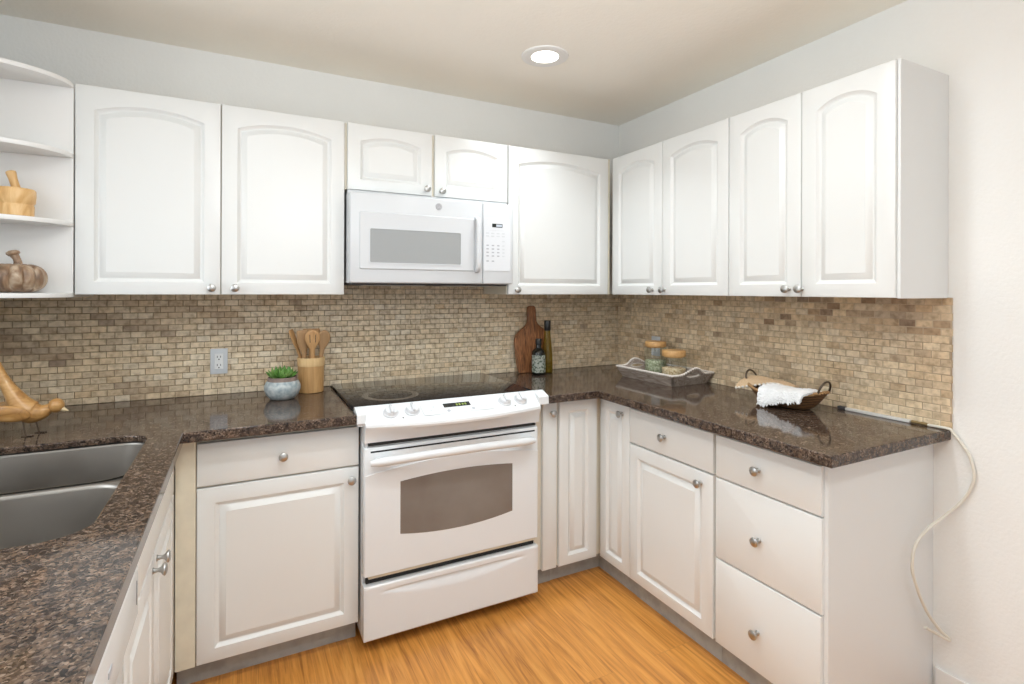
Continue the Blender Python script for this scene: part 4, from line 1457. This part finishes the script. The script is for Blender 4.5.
# ------------------------------------------------------------------ tray with jars
tr = thing('serving_tray', 'whitewashed wooden serving tray with beaded rim in the counter corner', 'tray', (-0.160, -0.583, 0.9142), radians(1.2))
TBX, TBY, TTX, TTY, TH = 0.120, 0.186, 0.148, 0.214, 0.056
bm = B(); box(bm, -TBX, TBX, -TBY, TBY, 0.0, 0.010, 0.002); link('base', bm, 'traywood', tr)
def tray_side(sign, axis):
    """one flared side; the ends rise to an arched hand grip with an oval hole"""
    n = 30
    th = 0.011
    bm = B()
    bead = []
    if axis == 'y':      # long plain side
        A = [Vector((sign * TBX, -TBY, 0)), Vector((sign * TBX, TBY, 0))]
        C = [Vector((sign * TTX, -TTY, TH)), Vector((sign * TTX, TTY, TH))]
        inn = Vector((-sign * th, 0, 0))
        loft(bm, [[A[0], A[1], C[1], C[0]], [A[0] + inn, A[1] + inn, C[1] + inn, C[0] + inn]])
        bead = [(C[0] + inn * 0.5).lerp(C[1] + inn * 0.5, (i + 0.5) / 34) for i in range(34)]
    else:
        def hump(f):
            u = abs(f - 0.5) / 0.31
            return 0.032 * (0.5 + 0.5 * cos(pi * min(1, u)))
        inn = Vector((0, -sign * th, 0))
        flare = TTY - TBY
        def at(f, z):
            k = z / TH
            wx = TBX + (TTX - TBX) * min(1, k)
            return Vector(((2 * f - 1) * wx, sign * (TBY + flare * k), z))
        # outline rows: bottom, lower hole edge, upper hole edge, rim
        hz0, hz1 = 0.040, 0.062
        def lo(f):
            u = (f - 0.5) / 0.17
            return 0.051 - 0.011 * sqrt(max(0, 1 - u * u)) if abs(u) < 1 else 0.051
        def hi(f):
            u = (f - 0.5) / 0.17
            return 0.051 + 0.013 * sqrt(max(0, 1 - u * u)) if abs(u) < 1 else 0.051
        fs = [i / n for i in range(n + 1)]
        fs = sorted(fs + [0.331, 0.669])
        for off in (Vector((0, 0, 0)), inn):
            rows = [[bm.verts.new(at(f, z) + off) for f in fs] for z in (0,)] 
            rows.append([bm.verts.new(at(f, lo(f)) + off) for f in fs])
            rows.append([bm.verts.new(at(f, hi(f)) + off) for f in fs])
            rows.append([bm.verts.new(at(f, TH + hump(f)) + off) for f in fs])
            for i in range(len(fs) - 1):
                bm.faces.new((rows[0][i], rows[0][i + 1], rows[1][i + 1], rows[1][i]))
                bm.faces.new((rows[2][i], rows[2][i + 1], rows[3][i + 1], rows[3][i]))
                if not (0.33 <= fs[i] and fs[i + 1] <= 0.67):
                    bm.faces.new((rows[1][i], rows[1][i + 1], rows[2][i + 1], rows[2][i]))
            if off.length == 0:
                first = rows
        bm.verts.ensure_lookup_table()
        second = rows
        for a_, b_ in ((first[3], second[3]), (first[0], second[0])):
            for i in range(len(fs) - 1):
                bm.faces.new((a_[i], a_[i + 1], b_[i + 1], b_[i]))
        for i in range(len(fs) - 1):
            if 0.33 <= fs[i] and fs[i + 1] <= 0.67:
                for r_ in (1, 2):
                    bm.faces.new((first[r_][i], first[r_][i + 1], second[r_][i + 1], second[r_][i]))
        for e in (0, -1):
            for r_ in range(3):
                bm.faces.new((first[r_][e], first[r_ + 1][e], second[r_ + 1][e], second[r_][e]))
        bmesh.ops.remove_doubles(bm, verts=bm.verts, dist=0.00005)
        bead = [at((i + 0.5) / 24, TH + hump((i + 0.5) / 24)) + inn * 0.5 for i in range(24)]
    nm = 'side' if axis == 'y' else 'grip_end'
    s_ = link(nm, bm, 'traywood', tr)
    bb = B()
    if axis == 'x':
        lip = [at(0.5 + 0.168 * cos(a), 0.051 + (0.0125 if sin(a) > 0 else 0.0105) * sin(a)) + inn * 0.5 for a in [2 * pi * i / 28 for i in range(29)]]
        lb_ = B()
        tube(lb_, lip, [(0.0066, 0.0018)] * 29, 8, cap=False)
        link('grip_lip', lb_, 'bead', s_, 60, 'white painted edge of the hand hole')
    for p in bead:
        lathe(bb, [(0, -0.0070), (0.0052, -0.0050), (0.0070, 0.0), (0.0052, 0.0050), (0, 0.0070)], 8, p)
    link('beading', bb, 'bead', s_, 60, 'white beads along the rim')
for sg in (-1, 1):
    tray_side(sg, 'y')
    tray_side(sg, 'x')

def jar(label, loc, r, h, lid_r, lid_h, fill, fillmat, fname):
    t = thing('storage_jar', label, 'jar', loc)
    bm = B()
    lathe(bm, [(r - 0.008, 0.0005), (r - 0.002, 0.002), (r, 0.008), (r, h - 0.016), (r - 0.004, h - 0.006), (r - 0.008, h)], 44, close=False)
    g = link('glass', bm, 'jar', t, 40, 'clear glass jar body')
    bm = B()
    rl = random.Random(int(r * 1e5))
    n = 40
    rings = [[(0.93 * (r - 0.0045) * cos(2 * pi * k / n), 0.93 * (r - 0.0045) * sin(2 * pi * k / n), 0.0055) for k in range(n)],
             [((r - 0.0045) * cos(2 * pi * k / n), (r - 0.0045) * sin(2 * pi * k / n), 0.010) for k in range(n)]]
    for q, m_ in ((1.0, 0), (0.8, 0.003), (0.5, 0.005), (0.2, 0.004)):
        rings.append([((r - 0.0045) * q * cos(2 * pi * k / n), (r - 0.0045) * q * sin(2 * pi * k / n), fill + m_ + rl.uniform(-0.003, 0.003)) for k in range(n)])
    loft(bm, rings)
    link(fname, bm, fillmat, t, 50)
    bm = B()
    lathe(bm, [(lid_r * 0.8, h - 0.004), (lid_r * 0.82, h + 0.0005), (lid_r - 0.002, h + 0.001), (lid_r, h + 0.004), (lid_r, h + lid_h - 0.004), (lid_r - 0.003, h + lid_h), (0, h + lid_h)], 44)
    link('lid', bm, 'lid', t, 50, 'round wooden jar lid')
jar('taller glass jar of green herbs with wooden lid on the tray', (-0.140, -0.503, 0.9244), 0.060, 0.158, 0.057, 0.029, 0.080, 'herb', 'dried_herbs')
jar('shorter glass jar of oats with wooden lid on the tray', (-0.160, -0.662, 0.9244), 0.064, 0.123, 0.060, 0.032, 0.060, 'oats', 'oats')

# ------------------------------------------------------------------ basket, towel and cloth
BX, BY = -0.154, -1.297
bs = thing('wicker_basket', 'oval woven basket with metal ring handles on the right counter', 'basket', (BX, BY, 0.9142), radians(0))
def basket_pt(a, k, inner=0.0):
    """a: angle round the boat shape (0 = towards -y), k: 0 base .. 1 rim"""
    ca, sa = cos(a), sin(a)
    ly = (0.100 + 0.074 * k ** 0.7) - inner
    lx = (0.050 + 0.042 * k ** 0.7) - inner
    z = 0.002 + k * (0.050 + 0.030 * abs(ca) ** 2.2)
    return Vector((lx * sa, -ly * ca, z))
bm = B()
NA_, NK = 60, 16
rings = []
for j in range(NK + 1):
    k = j / NK
    rings.append([basket_pt(2 * pi * i / NA_, k) * 1.0 + Vector((0, 0, 0)) for i in range(NA_)])
wob = 0.0018
for j, rg_ in enumerate(rings):
    for i, p in enumerate(rg_):
        s_ = 1 + wob * 10 * (1 if (i // 2 + j) % 2 else -1) * 0.12
        p.x *= s_; p.y *= s_
inner = [[basket_pt(2 * pi * i / NA_, max(0.06, (NK - j) / NK), 0.006) + Vector((0, 0, 0.001)) for i in range(NA_)] for j in range(NK + 1)]
loft(bm, rings + inner)
link('body', bm, 'basket', bs, 50)
bm = B()
rim = [basket_pt(2 * pi * i / NA_, 1.0, 0.003) for i in range(NA_ + 1)]
tube(bm, rim, 0.0062, 10)
link('rim', bm, 'basketrim', bs, 60)
for sg in (-1, 1):
    bm = B()
    c = Vector((0.0, sg * 0.156, 0.075))
    pts = []
    for i in range(25):
        a = radians(-15 + 210 * i / 24)
        pts.append(c + Vector((0.034 * cos(a), sg * 0.008 + sg * 0.012 * sin(a), 0.012 + 0.036 * sin(a))))
    tube(bm, pts, 0.0042, 9)
    link('ring_handle', bm, 'iron', bs, 60, 'dark metal loop handle')

def cloth(name, label, mat, grid_fn, nu, nv, thick=0.003, fringe=None):
    bm = B()
    G = [[grid_fn(i / nu, j / nv) for j in range(nv + 1)] for i in range(nu + 1)]
    lay = []
    for sgn in (0.5, -0.5):
        V = []
        for i in range(nu + 1):
            row = []
            for j in range(nv + 1):
                du = G[min(i + 1, nu)][j] - G[max(i - 1, 0)][j]
                dv = G[i][min(j + 1, nv)] - G[i][max(j - 1, 0)]
                row.append(bm.verts.new(G[i][j] + du.cross(dv).normalized() * thick * sgn))
            V.append(row)
        for i in range(nu):
            for j in range(nv):
                bm.faces.new((V[i][j], V[i + 1][j], V[i + 1][j + 1], V[i][j + 1]))
        lay.append([V[i][0] for i in range(nu + 1)] + V[nu][1:] + [V[i][nv] for i in range(nu - 1, -1, -1)] + [V[0][j] for j in range(nv - 1, 0, -1)])
    n = len(lay[0])
    for i in range(n):
        j = (i + 1) % n
        bm.faces.new((lay[0][i], lay[0][j], lay[1][j], lay[1][i]))
    if fringe:
        fringe(bm)
    o = link(name, bm, mat, None, 60)
    return o
rnd = random.Random(8)
def towel_pt(u, v):
    """u along the basket (0 = far end), v from inside the basket over the near rim and down"""
    y = BY + 0.046 - 0.195 * u - 0.012 * v * (1 - u)
    fold = 0.005 * sin(u * 9 + v * 3) + 0.004 * sin(u * 23 + 1) + 0.0018 * sin(u * 61 + v * 37) + 0.0014 * sin(v * 71 - u * 29)
    if v < 0.45:
        f = v / 0.45
        x = BX + 0.050 - 0.152 * f
        z = 0.976 + 0.016 * sin(f * pi * 0.8) + 0.006 * u
    else:
        f = (v - 0.45) / 0.55
        g = 1 - 0.45 * u
        x = BX - 0.102 - 0.022 * sin(f * pi / 2) * g
        z = 0.9854 + 0.006 * u - 0.060 * (1 - 0.68 * u) * f
    return Vector((x - abs(fold) * 0.7, y, z + fold * 0.6))
def towel_fringe(bm):
    for i in range(44):
        u = (i + 0.5) / 44
        p = towel_pt(u, 1.0)
        q = p + Vector((rnd.uniform(-0.006, 0.001), rnd.uniform(-0.004, 0.004), -rnd.uniform(0.006, 0.013)))
        q.z = max(q.z, 0.9170)
        tube(bm, [p, (p + q) / 2 + Vector((-0.002, 0, 0)), q], [0.0026, 0.0024, 0.0016], 6)
tw = cloth('hand_towel', '', 'towel', towel_pt, 60, 36, 0.008, towel_fringe)
tag(tw, 'white fringed hand towel draped over the side of the wicker basket', 'towel')
def napkin_pt(u, v):
    y = BY + 0.176 - 0.195 * u
    w_ = 0.003 * sin(u * 11) + 0.002 * sin(v * 9 + u * 4)
    q = min(1.0, u / 0.55)
    q = q * q * (3 - 2 * q)
    xb = BX + 0.034 + 0.026 * q
    xf = BX - 0.092 + 0.094 * q
    x = xb + (xf - xb) * v
    z = 1.008 - 0.016 * u - (0.040 * (1 - q) + 0.003) * v ** 3.5 + w_
    return Vector((x, y, z))
def napkin_fringe(bm):
    for i in range(18):
        p = napkin_pt((i + 0.5) / 18, 1.0)
        lathe(bm, [(0, -0.0062), (0.0050, -0.0036), (0.0062, 0.0), (0.0050, 0.0036), (0, 0.0062)], 8, p)
nk = cloth('napkin', '', 'jute', napkin_pt, 30, 14, 0.004)
bm = B()
napkin_fringe(bm)
link('scalloped_edge', bm, 'bead', nk, 60, 'pale scalloped edging')
tag(nk, 'folded tan linen napkin with scalloped edge lying across the basket', 'napkin')

# ------------------------------------------------------------------ cord
cv = thing('cord_cover', 'grey cord cover strip lying along the right tile beside the basket', 'cord cover', (-0.020, -1.57, 0.9142))
bm = B(); box(bm, -0.009, 0.009, -0.125, 0.105, 0.0, 0.011, 0.003, 2); link('strip', bm, 'raceway', cv, 40)
bm = B(); box(bm, -0.010, 0.010, 0.105, 0.135, 0.0, 0.013, 0.003, 2); link('end_cap', bm, 'darkgrey', cv, 40, 'dark end cap')
bm = B()
path = catmull([(-0.022, -1.748, 0.9195), (-0.022, -1.785, 0.9205), (-0.019, -1.812, 0.9195), (-0.017, -1.8225, 0.9080), (-0.014, -1.842, 0.880), (-0.012, -1.866, 0.840), (-0.011, -1.8785, 0.781), (-0.012, -1.868, 0.730), (-0.018, -1.845, 0.680),
                (-0.060, -1.812, 0.625), (-0.128, -1.795, 0.588), (-0.186, -1.790, 0.545), (-0.200, -1.789, 0.475), (-0.170, -1.788, 0.405), (-0.135, -1.788, 0.345), (-0.095, -1.790, 0.290), (-0.050, -1.800, 0.235),
                (-0.020, -1.812, 0.205), (-0.022, -1.813, 0.200), (-0.060, -1.800, 0.222), (-0.120, -1.790, 0.258)], 6)
tube(bm, path, 0.0048, 10)
cd = thing('cable', 'long cream cable hanging off the counter end down the bare right wall', 'cable', (0, 0, 0))
link('cord', bm, 'cable', cd, 60)
bm = B(); tube(bm, [(-0.022, -1.700, 0.9205), (-0.022, -1.716, 0.9205)], 0.0060, 12); tube(bm, [(-0.022, -1.716, 0.9205), (-0.022, -1.732, 0.9205)], 0.0048, 12); tube(bm, [(-0.022, -1.730, 0.9205), (-0.022, -1.750, 0.9205)], 0.0060, 12)
link('connector', bm, 'connector', cd, 40, 'brass cable connector')
